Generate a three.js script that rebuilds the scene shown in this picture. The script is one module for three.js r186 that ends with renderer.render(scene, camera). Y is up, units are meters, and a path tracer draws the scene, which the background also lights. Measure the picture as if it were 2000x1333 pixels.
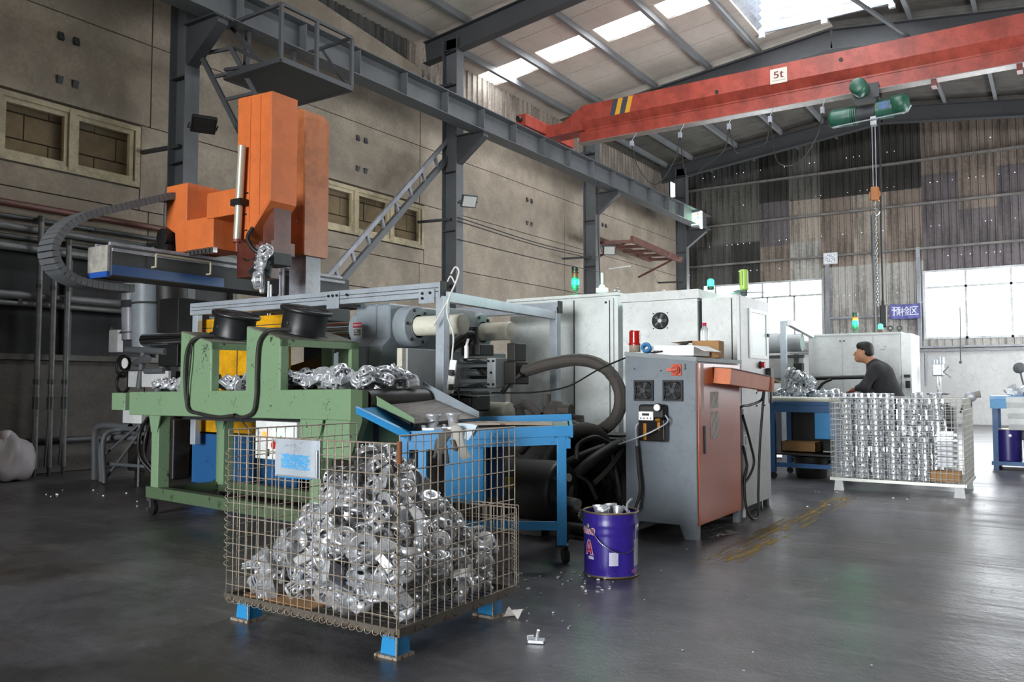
import * as THREE from 'three';
import { mergeGeometries, mergeVertices, toCreasedNormals } from 'three/addons/utils/BufferGeometryUtils.js';
import { RoundedBoxGeometry } from 'three/addons/geometries/RoundedBoxGeometry.js';
import { RectAreaLightUniformsLib } from 'three/addons/lights/RectAreaLightUniformsLib.js';
import { MarchingCubes } from 'three/addons/objects/MarchingCubes.js';

// ---------- camera, sky, daylight, exposure ----------
const scene = new THREE.Scene();
const camera = new THREE.PerspectiveCamera(2 * Math.atan(666.5 / 1619) * 180 / Math.PI, 2000 / 1333, 0.05, 200);
camera.rotation.order = 'YXZ';
camera.position.set(0, 1.1, 0);
camera.rotation.set(3 * Math.PI / 180, 33.5 * Math.PI / 180, 0);
const renderer = new THREE.WebGLRenderer({ antialias: true });
renderer.toneMapping = THREE.LinearToneMapping;
renderer.toneMappingExposure = 1.0;
renderer.shadowMap.enabled = true;
RectAreaLightUniformsLib.init();
scene.background = new THREE.Color(0.86, 0.93, 1.0);   // even overcast sky
scene.backgroundIntensity = 2.2;
const DAY = { back: 10.0, roof: 22.0, ridge: 6.0, front: 42.0, right: 7.0 };      // daylight through each set of openings
const DAYCOL = new THREE.Color(0.95, 0.98, 1.0);
function daylight(name, w, h, pos, towards, k) {         // soft daylight entering through one glazed opening
  const l = new THREE.RectAreaLight(DAYCOL, k, w, h);
  l.name = name; l.position.set(...pos);
  l.lookAt(pos[0] + towards[0], pos[1] + towards[1], pos[2] + towards[2]);
  scene.add(l);
  return l;
}
function rng(seed) { let s = seed >>> 0; return () => { s = (s + 0x6d2b79f5) >>> 0; let t = Math.imul(s ^ (s >>> 15), 1 | s); t = (t + Math.imul(t ^ (t >>> 7), 61 | t)) ^ t; return ((t ^ (t >>> 14)) >>> 0) / 4294967296; }; }
const V = (x, y, z) => new THREE.Vector3(x, y, z);

// ---------- textures: grain, stains, wear ----------
function lattice(n, seed) { const r = rng(seed), a = new Float32Array(n * n); for (let i = 0; i < n * n; i++) a[i] = r(); return a; }
function noiseField(size, octaves, seed) {               // tileable value noise, octaves = [[cells, weight], ...]
  const out = new Float32Array(size * size); let tot = 0;
  octaves.forEach(([cx, w, cy = cx], k) => {
    const n = Math.max(cx, cy), a = lattice(n, seed + k * 17); tot += w;
    for (let y = 0; y < size; y++) {
      const fy = y / size * cy, y0 = Math.floor(fy), ty = fy - y0, sy = ty * ty * (3 - 2 * ty), r0 = (y0 % cy) * n, r1 = ((y0 + 1) % cy) * n;
      for (let x = 0; x < size; x++) {
        const fx = x / size * cx, x0 = Math.floor(fx), tx = fx - x0, sx = tx * tx * (3 - 2 * tx), x1 = (x0 + 1) % cx;
        out[y * size + x] += w * ((a[r0 + x0] * (1 - sx) + a[r0 + x1] * sx) * (1 - sy) + (a[r1 + x0] * (1 - sx) + a[r1 + x1] * sx) * sy);
      }
    }
  });
  for (let i = 0; i < out.length; i++) out[i] /= tot;
  return out;
}
function tex(size, fill, srgb = true, h = size) {
  const d = new Uint8Array(size * h * 4);
  for (let i = 0; i < size * h; i++) { const c = fill(i); d[i * 4] = c[0]; d[i * 4 + 1] = c[1]; d[i * 4 + 2] = c[2]; d[i * 4 + 3] = c[3] ?? 255; }
  const t = new THREE.DataTexture(d, size, h);
  t.wrapS = t.wrapT = THREE.RepeatWrapping; t.magFilter = THREE.LinearFilter; t.minFilter = THREE.LinearMipmapLinearFilter; t.generateMipmaps = true;
  if (srgb) t.colorSpace = THREE.SRGBColorSpace;
  t.needsUpdate = true; return t;
}
const g8 = (v) => { const c = Math.max(0, Math.min(255, Math.round(v * 255))); return [c, c, c]; };
const per = (t, m) => { const c = t.clone(); c.repeat.set(1 / m, 1 / m); c.needsUpdate = true; return c; };   // one repeat = m metres
const smooth = (a, b, x) => { const t = Math.max(0, Math.min(1, (x - a) / (b - a))); return t * t * (3 - 2 * t); };
const nA = noiseField(512, [[4, 1], [9, .8], [23, .6], [61, .45], [140, .3]], 11);
const nB = noiseField(512, [[16, .5], [64, 1], [200, 1]], 23);
const nC = noiseField(512, [[3, .6], [40, .3], [120, .35, 6], [60, .3, 3]], 37);      // short vertical streaks
const T = {
  grime: tex(512, (i) => g8(.80 + .20 * smooth(.25, .7, nA[i]) - .06 * smooth(.62, .75, nB[i]))),
  chips: tex(512, (i) => { const k = smooth(.665, .70, nA[i] * .55 + nB[i] * .45); return g8(.93 - .55 * k + .05 * nB[i]); }),
  rough: tex(512, (i) => g8(.55 + .45 * nA[i]), false),
  grain: tex(512, (i) => g8(nB[i]), false),
  streak: tex(512, (i) => g8(.72 + .28 * smooth(.3, .65, nC[i]))),
  rust: tex(256, (() => { const n = noiseField(256, [[6, 1], [20, 1], [64, .7]], 53); return (i) => { const k = smooth(.6, .72, n[i]); return [225 - 80 * k, 222 - 125 * k, 216 - 160 * k]; }; })()),
  soft: tex(512, (i) => g8(.93 + .07 * smooth(.3, .7, nA[i]) - .05 * smooth(.66, .74, nB[i]))),
  stucco: tex(512, (() => { const n = noiseField(512, [[90, 1], [180, 1], [30, .4]], 71); return (i) => g8(n[i]); })(), false),
  plaster: tex(1024, (() => { const n = noiseField(1024, [[3, .9], [8, .7], [26, .6], [110, .5], [300, .4]], 83); return (i) => { const v = .86 + .14 * smooth(.3, .7, n[i]); return [255 * Math.min(1, v), 251 * Math.min(1, v), 243 * Math.min(1, v)]; }; })()),
};

// ---------- materials ----------
function M(color, o = {}) {
  const m = o.phys ? new THREE.MeshPhysicalMaterial() : new THREE.MeshStandardMaterial();
  m.color.set(color); m.roughness = o.rough ?? .6; m.metalness = o.metal ?? 0;
  if (o.map) m.map = per(o.map, o.size ?? 1.5);
  if (o.roughMap) m.roughnessMap = per(o.roughMap, o.rsize ?? 1.2);
  if (o.bump) { m.bumpMap = per(o.bump, o.bsize ?? 1); m.bumpScale = o.bumpScale ?? .002; }
  if (o.emissive) { m.emissive.set(o.emissive); m.emissiveIntensity = o.glow ?? 1; }
  if (o.double) m.side = THREE.DoubleSide;
  if (o.phys) Object.assign(m, o.phys);
  return m;
}
const paint = (c, o = {}) => M(c, { map: T.grime, size: 1.3, rough: .5, roughMap: T.rough, ...o });
const worn = (c, o = {}) => M(c, { map: T.chips, size: .7, rough: .55, roughMap: T.rough, ...o });
const mat = {
  plasterWall: M('#a79d92', { map: T.plaster, size: 4.2, rough: .95, bump: T.stucco, bsize: .9, bumpScale: .004 }),
  lowWall: M('#6f6d6b', { map: T.plaster, size: 3.1, rough: .95, bump: T.stucco, bsize: .9, bumpScale: .003 }),
  whiteWall: M('#d8d8d7', { map: T.soft, size: 5, rough: .9 }),
  backing: M('#1c1a18', { rough: 1 }),
  steel: M('#5b5e61', { map: T.soft, rough: .55, size: 1.3 }), steelDark: M('#3d3f42', { map: T.soft, rough: .6 }), purlin: M('#77797c', { map: T.soft, rough: .55 }), girt: M('#85827e', { map: T.grime, rough: .6 }), steelLight: paint('#9a9da6', { rough: .45 }),
  roofShaded: M('#55514c', { map: T.grime, size: 2.6, rough: .8 }),  // panel colour darkened to paint in shade on far bay and right pitch
  roofPanel: M('#bfb6ab', { map: T.soft, size: 3, rough: .7 }),
  pipeRust: paint('#6b4238'), pipeGrey: paint('#77797a', { rough: .45 }), pipeDark: paint('#4b4c4d'),
  frameBeige: paint('#b9ab8c', { rough: .6 }), frameWhite: paint('#cfd3d4', { rough: .5 }), frameDark: paint('#5a574e', { rough: .6 }),
  block: M('#a79c8f', { map: T.plaster, size: 1.7, rough: .95 }),
  glassDark: M('#26272a', { rough: .6, map: T.grime, size: 1 }),
  pane: M('#f4f1ea', { rough: .12, phys: { transmission: 1, thickness: 0 } }),
  glow: M('#e8eef2', { rough: .6, emissive: '#f4faff', glow: 2.6 }),
  red: paint('#a8483a', { rough: .5 }), redDark: paint('#6f2a22'), redRail: paint('#7c2f28'), orange: M('#cf6c34', { rough: .55, map: T.soft, size: .9 }), orangeDoor: M('#b35226', { rough: .3, map: T.soft, size: 1.1, phys: { clearcoat: .35, clearcoatRoughness: .2 } }),
  green: worn('#7d9a78', { size: 1.1, rough: .5 }), greenDark: worn('#54684e'), blue: worn('#2b8ac6', { rough: .45, size: .9 }), blueDark: worn('#255a8e'),
  yellow: paint('#e0a51c', { rough: .4 }), machGrey: M('#8d969d', { map: T.soft, rough: .42, size: 1.2 }), machLight: M('#b0b6b9', { map: T.soft, rough: .42, size: 1 }), cream: M('#dcd9c8', { map: T.soft, rough: .38, size: .6 }),
  cabWhite: M('#e4e9e7', { map: T.soft, rough: .38, size: 2.4 }), cabWhite2: M('#cfd1d0', { map: T.soft, rough: .42, size: 2 }), cabGrey: M('#727a82', { map: T.soft, rough: .42, size: 1.6 }), seam: M('#2e3133', { rough: .8 }),
  black: M('#141414', { rough: .55 }), rubber: M('#2f2d2b', { rough: .62, map: T.grime, size: .5 }), hoseDusty: M('#57524d', { rough: .7, map: T.chips, size: .22, bump: T.grain, bsize: .15, bumpScale: .004 }), fanBlack: M('#1e2022', { rough: .4, map: T.grime, size: .5 }),
  alu: M('#b7c0c9', { rough: .4, metal: .35, map: T.soft, size: 1.5 }), chrome: M('#d9dcde', { rough: .12, metal: 1 }), bareSteel: M('#a5a6a6', { rough: .33, metal: .9, roughMap: T.rough, rsize: .3 }),
  cast: M('#d9dce1', { rough: .36, metal: .6, map: T.soft, size: .15, roughMap: T.rough, rsize: .12 }), castDull: M('#b4b7bb', { rough: .5, metal: .4 }),
  wireDark: M('#bdb6ab', { map: T.rust, size: .12, rough: .45, metal: .4 }), wireZinc: M('#bcbcb6', { rough: .45, metal: .45 }),
  oily: M('#221f1c', { rough: .5, map: T.grime, size: .4 }), chute: M('#8a827d', { map: T.streak, size: .8, rough: .42, metal: .45 }), paper: M('#eeeeec', { rough: .9 }), white: M('#f2f2f0', { rough: .5 }),
  zinc: M('#a9adb2', { map: T.chips, size: .25, rough: .4, metal: .5 }), cable: M('#141414', { rough: .5 }), cableWhite: M('#dcdcd8', { rough: .5 }), wood: M('#8a6747', { map: T.streak, size: .6, rough: .8 }), card: M('#a67e54', { rough: .9 }),
};
const lamp = (c, k) => M(c, { rough: .4, emissive: c, glow: k });

// ---------- geometry ----------
const UP3 = V(0, 1, 0);
function box(w, h, d, x = 0, y = 0, z = 0, r = 0, bev = 0) {            // r: turn about y, or [x, y, z]
  const g = bev ? new RoundedBoxGeometry(w, h, d, 1, Math.min(bev, w / 2.01, h / 2.01, d / 2.01)) : new THREE.BoxGeometry(w, h, d);
  if (r) { const e = Array.isArray(r) ? r : [0, r, 0]; g.applyMatrix4(new THREE.Matrix4().makeRotationFromEuler(new THREE.Euler(...e))); }
  return g.translate(x, y, z);
}
const span = (x0, x1, y0, y1, z0, z1, bev = 0) => box(Math.abs(x1 - x0), Math.abs(y1 - y0), Math.abs(z1 - z0), (x0 + x1) / 2, (y0 + y1) / 2, (z0 + z1) / 2, 0, bev);
function rod(a, b, r, seg = 10, r2 = r) {
  const A = V(...a), B = V(...b), d = B.clone().sub(A), g = new THREE.CylinderGeometry(r2, r, d.length(), seg);
  g.applyQuaternion(new THREE.Quaternion().setFromUnitVectors(UP3, d.normalize()));
  return g.translate((A.x + B.x) / 2, (A.y + B.y) / 2, (A.z + B.z) / 2);
}
function beam(a, b, w, h, up = UP3) {                                    // box bar from a to b: w across, h along up
  const A = V(...a), B = V(...b), d = B.clone().sub(A), L = d.length(); d.normalize();
  let u = up.clone(); if (Math.abs(d.dot(u)) > .99) u = V(1, 0, 0);
  const s = V().crossVectors(d, u).normalize(); u = V().crossVectors(s, d).normalize();
  const g = new THREE.BoxGeometry(w, h, L);
  g.applyMatrix4(new THREE.Matrix4().makeBasis(s, u, d.clone().negate()));
  return g.translate((A.x + B.x) / 2, (A.y + B.y) / 2, (A.z + B.z) / 2);
}
const curve = (pts) => new THREE.CatmullRomCurve3(pts.map((p) => V(...p)), false, 'centripetal');
const tube = (pts, r, n = 0, seg = 8) => new THREE.TubeGeometry(curve(pts), n || (pts.length - 1) * 6, r, seg);
const lathe = (prof, seg = 24) => new THREE.LatheGeometry(prof.map(([r, y]) => new THREE.Vector2(r, y)), seg);
const put = (g, x, y, z, e = [0, 0, 0]) => g.applyMatrix4(new THREE.Matrix4().makeRotationFromEuler(new THREE.Euler(...e))).translate(x, y, z);
function prism(pts, depth, bev = 0, holes = []) {                        // outline in x, y; thickness along z from 0
  const s = new THREE.Shape(pts.map(([x, y]) => new THREE.Vector2(x, y)));
  holes.forEach((h) => s.holes.push(h.r ? new THREE.Path().absarc(h.x, h.y, h.r, 0, Math.PI * 2, true) : new THREE.Path(h.map(([x, y]) => new THREE.Vector2(x, y)))));
  return new THREE.ExtrudeGeometry(s, { depth, bevelEnabled: bev > 0, bevelSize: bev, bevelThickness: bev, bevelSegments: 1, curveSegments: 20 });
}
const keep = (g) => { g.userData.keep = true; return g; };               // keeps its own uv
function metric(g) {                                                     // uv in metres, by the way each face looks
  const p = g.attributes.position, n = g.attributes.normal, uv = new Float32Array(p.count * 2);
  for (let i = 0; i < p.count; i++) {
    const ax = Math.abs(n.getX(i)), ay = Math.abs(n.getY(i)), az = Math.abs(n.getZ(i));
    if (ax >= ay && ax >= az) { uv[i * 2] = p.getZ(i); uv[i * 2 + 1] = p.getY(i); }
    else if (ay >= az) { uv[i * 2] = p.getX(i); uv[i * 2 + 1] = p.getZ(i); }
    else { uv[i * 2] = p.getX(i); uv[i * 2 + 1] = p.getY(i); }
  }
  g.setAttribute('uv', new THREE.BufferAttribute(uv, 2));
}
function merged(geos) {
  geos = (Array.isArray(geos) ? geos : [geos]).flat(9).map((g, i, all) => {
    if (all.length > 1 && i % 6) g.translate(.0004 * (i % 6), .0003 * (i % 6), .0004 * (i % 6));   // no two faces exactly on top of each other
    const k = g.userData.keep; const q = g.index ? g.toNonIndexed() : g;
    for (const a of Object.keys(q.attributes)) if (!['position', 'normal', 'uv'].includes(a)) q.deleteAttribute(a);
    if (!k || !q.attributes.uv) metric(q);
    q.morphAttributes = {}; return q;
  });
  return geos.length === 1 ? geos[0] : mergeGeometries(geos);
}

// ---------- things, parts, setting ----------
const used = {};
const numbered = (n) => { const k = used[n] = (used[n] ?? -1) + 1; return k ? n + '_' + String(k).padStart(3, '0') : n; };
const lit = (m) => { m.castShadow = m.receiveShadow = true; return m; };
function tag(o, label, category, group, kind) {
  if (label) o.userData.label = label;
  if (category) o.userData.category = category;
  if (group) o.userData.group = group;
  if (kind) o.userData.kind = kind;
  return o;
}
// pieces the eye can pick apart become parts of their own; bolts and other specks stay joined as stuff
const SPLIT = new Set('stiffener festoon_bracket cross_bar buffer stay hanger wall_tie batten edge_angle loop bearer column_flange rafter_flange end_rail end_post louvre lifting_socket clamp fitting hood belt_support die_hose hydraulic_pipes injection_rod rear_pipe ring_hoses sensor_box frame_post fan_blade foot finger notice_paper seam_strip guide_rail wire_rope blade spray_pipe cylinder collar pipe_fitting rung pressure_ring door_handle sill_bar post_pair mouth_frame hood_plate scrap_piece far_wall tank_flange stair_brace hose_pair beam_flange bail end_cap nose_sleeve side_handle tray_side stretcher apron plug plug_lead profile_groove guard_seam sight_glass fold_line'.split(' '));
const TINY = new Set('bolt rail_clip nut_bolt bracket_bolt rivet screw valve_bolt hinge_loops vent_slots panel_bolt fan_screw small_valves pad rib boss port ear bolt_pad housing_rivet door_lock cooling_fin platen_bolt tie_wire door_label chain comb lettering_bar'.split(' '));
function part(name, geos, material, parent, label) {
  if (Array.isArray(geos) && SPLIT.has(name) && geos.flat(9).length > 1) return geos.flat(9).map((g) => part(name, g, material, parent, label))[0];
  const m = lit(new THREE.Mesh(merged(geos), material)); m.name = name; parent.add(m);
  if (label) m.userData.label = label;
  if (TINY.has(name) && Array.isArray(geos) && geos.flat(9).length > 1) m.userData.kind = 'stuff';
  return m;
}
function thing(name, label, category, pos = [0, 0, 0], turn = 0, group) {
  const o = new THREE.Group(); o.name = numbered(name); scene.add(o);
  o.position.set(...pos); o.rotation.y = turn;
  return tag(o, label, category, group);
}
function solo(name, geos, material, label, category, group) {            // a thing that is one mesh
  const m = lit(new THREE.Mesh(merged(geos), material)); m.name = numbered(name); scene.add(m);
  return tag(m, label, category, group);
}
function struct(name, geos, material) {
  const m = geos ? lit(new THREE.Mesh(merged(geos), material)) : new THREE.Group(); m.name = name; scene.add(m);
  m.userData.kind = 'structure'; return m;
}
function copy(o, pos, turn, label, group) {
  const c = o.clone(); c.name = numbered(o.name.replace(/_\d{3}$/, '')); scene.add(c);
  if (pos) c.position.set(...pos);
  if (Array.isArray(turn)) c.rotation.set(...turn); else if (turn !== undefined) c.rotation.y = turn;
  c.userData = { ...o.userData };
  return tag(c, label, null, group);
}
function canvasTex(w, h, draw) { const c = document.createElement('canvas'); c.width = w; c.height = h; const x = c.getContext('2d'); draw(x, w, h); const t = new THREE.CanvasTexture(c); t.colorSpace = THREE.SRGBColorSpace; return t; }
const decal = (t, rough = .6, o = {}) => Object.assign(new THREE.MeshStandardMaterial({ map: t, roughness: rough }), o);

// ================= THE SETTING =================
const WX = -10.5, BZ = -26, RX = 2.9, FZ = 20;                          // inner faces: left, back, right, front
const roofY = (x) => 8.05 + .12 * ((x < -3.9 ? x : -7.8 - x) + 10.5);

// floor
const floorTex = (() => {
  const S = 1024, n = noiseField(S, [[3, 1], [7, .8], [19, .7], [50, .5], [170, .45]], 101), s = noiseField(S, [[5, .4, 40], [9, .5, 150], [16, .4, 300], [4, .5, 7]], 131), w = noiseField(S, [[5, 1], [11, .8]], 151);
  const c = tex(S, (i) => { const v = .62 + .3 * smooth(.3, .7, n[i]) + .16 * smooth(.58, .78, s[i]) + .10 * smooth(.6, .68, n[i]) * smooth(.45, .6, s[i]) - .12 * smooth(.64, .74, w[i]), b = .05 * smooth(.5, .75, w[(i * 7) % w.length | 0] * .2 + w[i] * .8); return [255 * Math.min(1, v + b * .6), 255 * Math.min(1, v), 255 * Math.min(1, v - b)]; });
  const r = tex(S, (i) => g8(.62 + .34 * n[i] + .25 * smooth(.5, .8, s[i]) - .12), false);
  return { c, r };
})();
const floorMat = M('#68666a', { map: floorTex.c, size: 6.3, rough: .5, roughMap: floorTex.r, rsize: 4.7, bump: T.grain, bsize: 1.4, bumpScale: .0012 });
struct('floor', span(WX - .3, RX + .3, -.25, 0, BZ - .3, FZ + .3), floorMat);
struct('ground_outside', span(-60, 60, -.3, -.26, -80, 60), M('#7c7a72', { rough: 1 }));

// worn yellow line and the pale dust round the cabinets: thin worn films with grain of their own
const worn_tex = (seed, lo, hi, n = 256) => { const f = noiseField(n, [[5, 1], [17, 1], [50, 1], [110, .8]], seed); return (edge) => tex(n, (i) => { const u = (i % n) / n, v = Math.floor(i / n) / n; const e = Math.min(u, 1 - u, v, 1 - v); return g8(smooth(lo, hi, f[i] + edge(u, v, e))); }, false); };
function film(name, x0, x1, z0, z1, color, alpha) {
  const g = keep(new THREE.PlaneGeometry(x1 - x0, z1 - z0)); g.rotateX(-Math.PI / 2).translate((x0 + x1) / 2, .0015, (z0 + z1) / 2);
  const m = new THREE.MeshStandardMaterial({ color, roughness: .85, alphaMap: alpha, transparent: true });
  alpha.wrapS = alpha.wrapT = THREE.ClampToEdgeWrapping;
  return struct(name, g, m);
}
film('floor_marking', -1.96, -1.66, -8.9, -4.7, '#8f7328', worn_tex(201, .5, .62)((u, v, e) => -.25 * (1 - smooth(0, .12, e))));
film('floor_dust', -2.75, -1.85, -8.0, -5.25, '#a9a4a3', worn_tex(211, .5, .8)((u, v, e) => -.5 * (1 - smooth(0, .3, e))));

// left wall: precast panels on a dark backing, windows between them
const wallL = struct('wall_left', [span(WX - .3, WX - .1, -.2, 3.78, BZ, FZ), span(WX - .3, WX - .1, 4.68, 7.0, BZ, FZ),
  ...[[FZ, -4.72 + .92], [-6.56, -9.83], [-12.66, BZ]].map(([a, b]) => span(WX - .3, WX - .1, 3.49, 4.68, a, b))], mat.backing);
const panelRow = (y0, y1, zs) => zs.forEach(([a, b], i) => part('panel', span(WX - .1, WX, y0 + .008, y1 - .008, a - .01, b + .01), y1 < 2 ? mat.lowWall : mat.plasterWall, wallL));
const Z6 = [FZ, 18, 12, 6.2, .3, -6.72, -12.55, -18.3, BZ], bays = Z6.slice(1).map((z, i) => [Z6[i], z]);
panelRow(0, 1.40, bays); panelRow(5.84, 7.0, bays);
{ const top = [[-5.0, 7.02], [5.85, 7.02], [5.85, 7.42], [-.2, 8.1], [-5.0, 8.1]]; const g = prism(top, .09); g.rotateY(Math.PI / 2).translate(WX - .1, 0, -6.7); part('panel', g, mat.plasterWall, wallL); } panelRow(4.68, 5.84, bays);
panelRow(2.86, 3.49, bays);
panelRow(3.49, 3.79, [[-3.78, -6.58]]); panelRow(3.49, 3.77, [[-9.78, -12.68]]);
panelRow(3.49, 4.68, [[FZ, .3], [.3, -3.78], [-6.58, -9.78], [-12.68, -18.3], [-18.3, BZ]]);
panelRow(1.40, 2.86, [[FZ, .3], [.3, -3.2], [-8.2, -12.55], [-12.55, -18.3], [-18.3, BZ]]);
// sockets cast into the panels
for (const [y, z] of [[5.25, -5.55], [5.28, -10.9], [5.22, -16.6], [5.25, -20.5]]) part('lifting_socket', [-1, 1].flatMap((s) => [-.28, .28].map((d) => box(.05, .1, .07, WX, y + d, z + s * .1, [0, 0, d]))), mat.steelDark, wallL);

// left windows with block walling behind the glass
function blockedWindow(n, z0, z1, y0, y1, mull) {
  const w = struct('window_' + n); w.position.set(0, 0, 0);
  part('window_frame', [span(WX - .09, WX + .03, y0, y0 + .07, z0, z1), span(WX - .09, WX + .03, y1 - .07, y1, z0, z1), span(WX - .09, WX + .03, y0, y1, z0, z0 - .07), span(WX - .09, WX + .03, y0, y1, z1 + .07, z1)], mat.frameBeige, w);
  const zs = [z0 - .05, ...mull, z1 + .05];
  for (const m of mull) part('mullion', span(WX - .08, WX + .04, y0 + .03, y1 - .03, m + .045, m - .045), mat.frameBeige, w);
  for (let i = 0; i + 1 < zs.length; i++) {
    const a = zs[i] - .04, b = zs[i + 1] + .04;
    part('sash', [span(WX - .06, WX + .01, y0 + .07, y0 + .13, a, b), span(WX - .06, WX + .01, y1 - .13, y1 - .07, a, b), span(WX - .06, WX + .01, y0 + .07, y1 - .07, a, a - .055), span(WX - .06, WX + .01, y0 + .07, y1 - .07, b + .055, b)], mat.frameBeige, w);
    part('pane', span(WX - .045, WX - .04, y0 + .12, y1 - .12, a - .05, b + .05), mat.pane, w);
  }
  const r = rng(n * 7), bh = (y1 - y0) / 2.6;
  for (let k = 0; k < 3; k++) for (let z = z0 + .2 - (k % 2) * .3; z > z1; z -= .6) {
    const a = Math.min(z0, z), b = Math.max(z1, z - .582), ya = y0 + k * bh, yb = Math.min(y1, ya + bh - .02);
    if (a - b > .05 && yb - ya > .03) part('block', span(WX - .22, WX - .12 + r() * .008, ya, yb, a, b), mat.block, w);
  }
  part('mortar_backing', span(WX - .26, WX - .22, y0, y1, z0, z1), mat.backing, w);
}
blockedWindow(1, -3.8, -6.56, 3.80, 4.64, [-4.73, -5.62]);
blockedWindow(2, -9.8, -12.66, 3.78, 4.64, [-10.75, -11.7]);
// low dark glazing behind the pipework
{ const w = struct('window_3');
  part('window_frame', [span(WX - .1, WX + .05, 1.4, 1.47, -3.2, -8.2), span(WX - .1, WX + .04, 2.8, 2.86, -3.2, -8.2), span(WX - .1, WX + .04, 1.4, 2.86, -3.2, -3.28), span(WX - .1, WX + .04, 1.4, 2.86, -8.12, -8.2)], mat.frameDark, w);
  for (const z of [-4.4, -5.63, -6.9]) part('mullion', span(WX - .09, WX + .035, 1.45, 2.82, z + .04, z - .04), mat.frameDark, w);
  part('transom', span(WX - .09, WX + .05, 2.1, 2.2, -3.25, -8.15), mat.frameDark, w);
  const zs = [-3.25, -4.4, -5.63, -6.9, -8.15];
  for (let i = 0; i < 4; i++) for (const [a, b] of [[1.47, 2.1], [2.2, 2.8]]) part('pane', span(WX - .06, WX - .05, a, b, zs[i] - .04, zs[i + 1] + .04), mat.glassDark, w);
  part('window_backing', span(WX - .3, WX - .2, 1.3, 2.9, -3.1, -8.3), mat.backing, w);
}

// ribbed steel sheets: profile in u, one mesh each; small screw holes along the girt lines let daylight in
function sheet(width, y0, y1, holesAt, seed) {
  const r = rng(seed), prof = []; const n = Math.round(width / .19), p = width / n;
  for (let i = 0; i < n; i++) prof.push([i * p, 0], [i * p + p * .66, 0], [i * p + p * .74, .028], [i * p + p * .92, .028]);
  prof.push([width, 0]);
  const ys = [y0]; for (const h of holesAt) if (h > y0 + .05 && h < y1 - .05) ys.push(h - .011, h + .011); ys.push(y1);
  const pos = [];
  for (let j = 0; j + 1 < ys.length; j++) for (let i = 0; i + 1 < prof.length; i++) {
    const hole = j % 2 === 1;
    const quads = [];
    const [u0, d0] = prof[i], [u1, d1] = prof[i + 1];
    if (hole && i % 4 === 0 && r() < .42) { const m = u0 + (u1 - u0) * (.3 + .4 * r()), e = .007 + .006 * r(); quads.push([u0, d0, m - e, d0], [m + e, d0, u1, d1]); } else quads.push([u0, d0, u1, d1]);
    for (const [a, da, b, db] of quads) pos.push(a, ys[j], da, b, ys[j], db, b, ys[j + 1], db, a, ys[j], da, b, ys[j + 1], db, a, ys[j + 1], da);
  }
  const g = new THREE.BufferGeometry(); g.setAttribute('position', new THREE.BufferAttribute(new Float32Array(pos), 3)); g.computeVertexNormals(); return g;
}
const sheetMats = Object.fromEntries([['dark', '#3b3936'], ['grey', '#6d6b66'], ['brown', '#8d7f74'], ['tan', '#aba094'], ['pale', '#b5b2ac'], ['mauve', '#6e6769'], ['slate', '#5a5a58']].map(([k, c]) => [k, M(c, { map: T.streak, size: 2.2, rough: .6, metal: .15, double: true })]));

// back wall: white dado, sheeting above with two glazed openings
const wallB = struct('wall_back', [span(WX - .3, RX + .3, 0, 2.1, BZ - .24, BZ)], mat.whiteWall);
const W1 = [-9.3, -5.9], W2 = [-3.2, 1.1], WY = [2.37, 4.32];
{ const girts = [3.75, 4.72, 5.6, 6.85, 7.9];
  const cols = []; for (let x = -3.2 - .93 * 8; x < RX; x += .93) cols.push(x);
  cols.forEach((x, i) => {
    const c = x + .46, top = roofY(c) + .1, inW = (c > W1[0] && c < W1[1]) || (c > W2[0] && c < W2[1]);
    const tones = c < -8.6 ? [['slate', 4.32, 5.75], ['grey', 5.75, 7.6], ['slate', 7.6, top]] : c < -7.8 ? [['dark', 4.32, 5.75], ['grey', 5.75, 7.6], ['slate', 7.6, top]] : c < -6.9 ? [['brown', 4.32, 5.55], ['mauve', 5.55, 6.95], ['dark', 6.95, top]] : c < -5.95 ? [['pale', 4.32, 5.6], ['tan', 5.6, 6.9], ['grey', 6.9, top]]
      : c < -3.2 ? [['pale', inW ? 4.32 : 2.1, 4.75], [i % 3 ? 'brown' : 'tan', 4.75, 6.85], ['dark', 6.85, top]] : [['mauve', 4.32, 6.1], [i % 2 ? 'brown' : 'mauve', 6.1, 7.2], ['brown', 7.2, top]];
    if (c > W1[1] && c < -5.85) tones[0][1] = 2.1; if (c > 1.1) tones[0][1] = 2.1; if (c < W1[0]) tones[0][1] = 2.1;
    tones.forEach(([tone, a, b], k) => { const g = sheet(.95, a - (k ? .12 : 0), b, girts, i * 10 + k); const m = part('cladding_panel', g, sheetMats[tone], wallB); m.position.set(x, 0, BZ - .05 + .004 * k); });
    if (inW) { const m = part('cladding_panel', sheet(.95, 2.1, WY[0], [], i * 10 + 7), sheetMats.pale, wallB); m.position.set(x, 0, BZ - .05); }
  });
  for (const [a, b] of [[WX - .3, W1[0]], [W1[1], W2[0]], [W2[1], RX + .3]]) void a;
}
const girtL = [];
for (const y of [4.96, 6.24, 7.5]) girtL.push(struct('trim_' + (girtL.length + 5), [span(WX, RX, y - .03, y + .03, BZ + .0, BZ + .12)], mat.girt));
struct('trim_8', [span(W1[1] + .08, -3.5, 3.05, 3.11, BZ, BZ + .1)], mat.steelLight);
struct('trim_1', [span(-6.9, RX, 2.12, 2.17, BZ - .02, BZ + .3), span(-6.9, RX, 2.02, 2.06, BZ - .02, BZ + .16)], mat.steelLight);   // sill shelf under the windows
for (const [k, x] of [[1, W1[1] + .12], [2, W2[0] - .1]]) struct('trim_' + (k + 1), [span(x - .05, x + .05, 2.1, k === 1 ? 4.96 : 5.0, BZ + .01, BZ + .13)], mat.steelLight);
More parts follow.
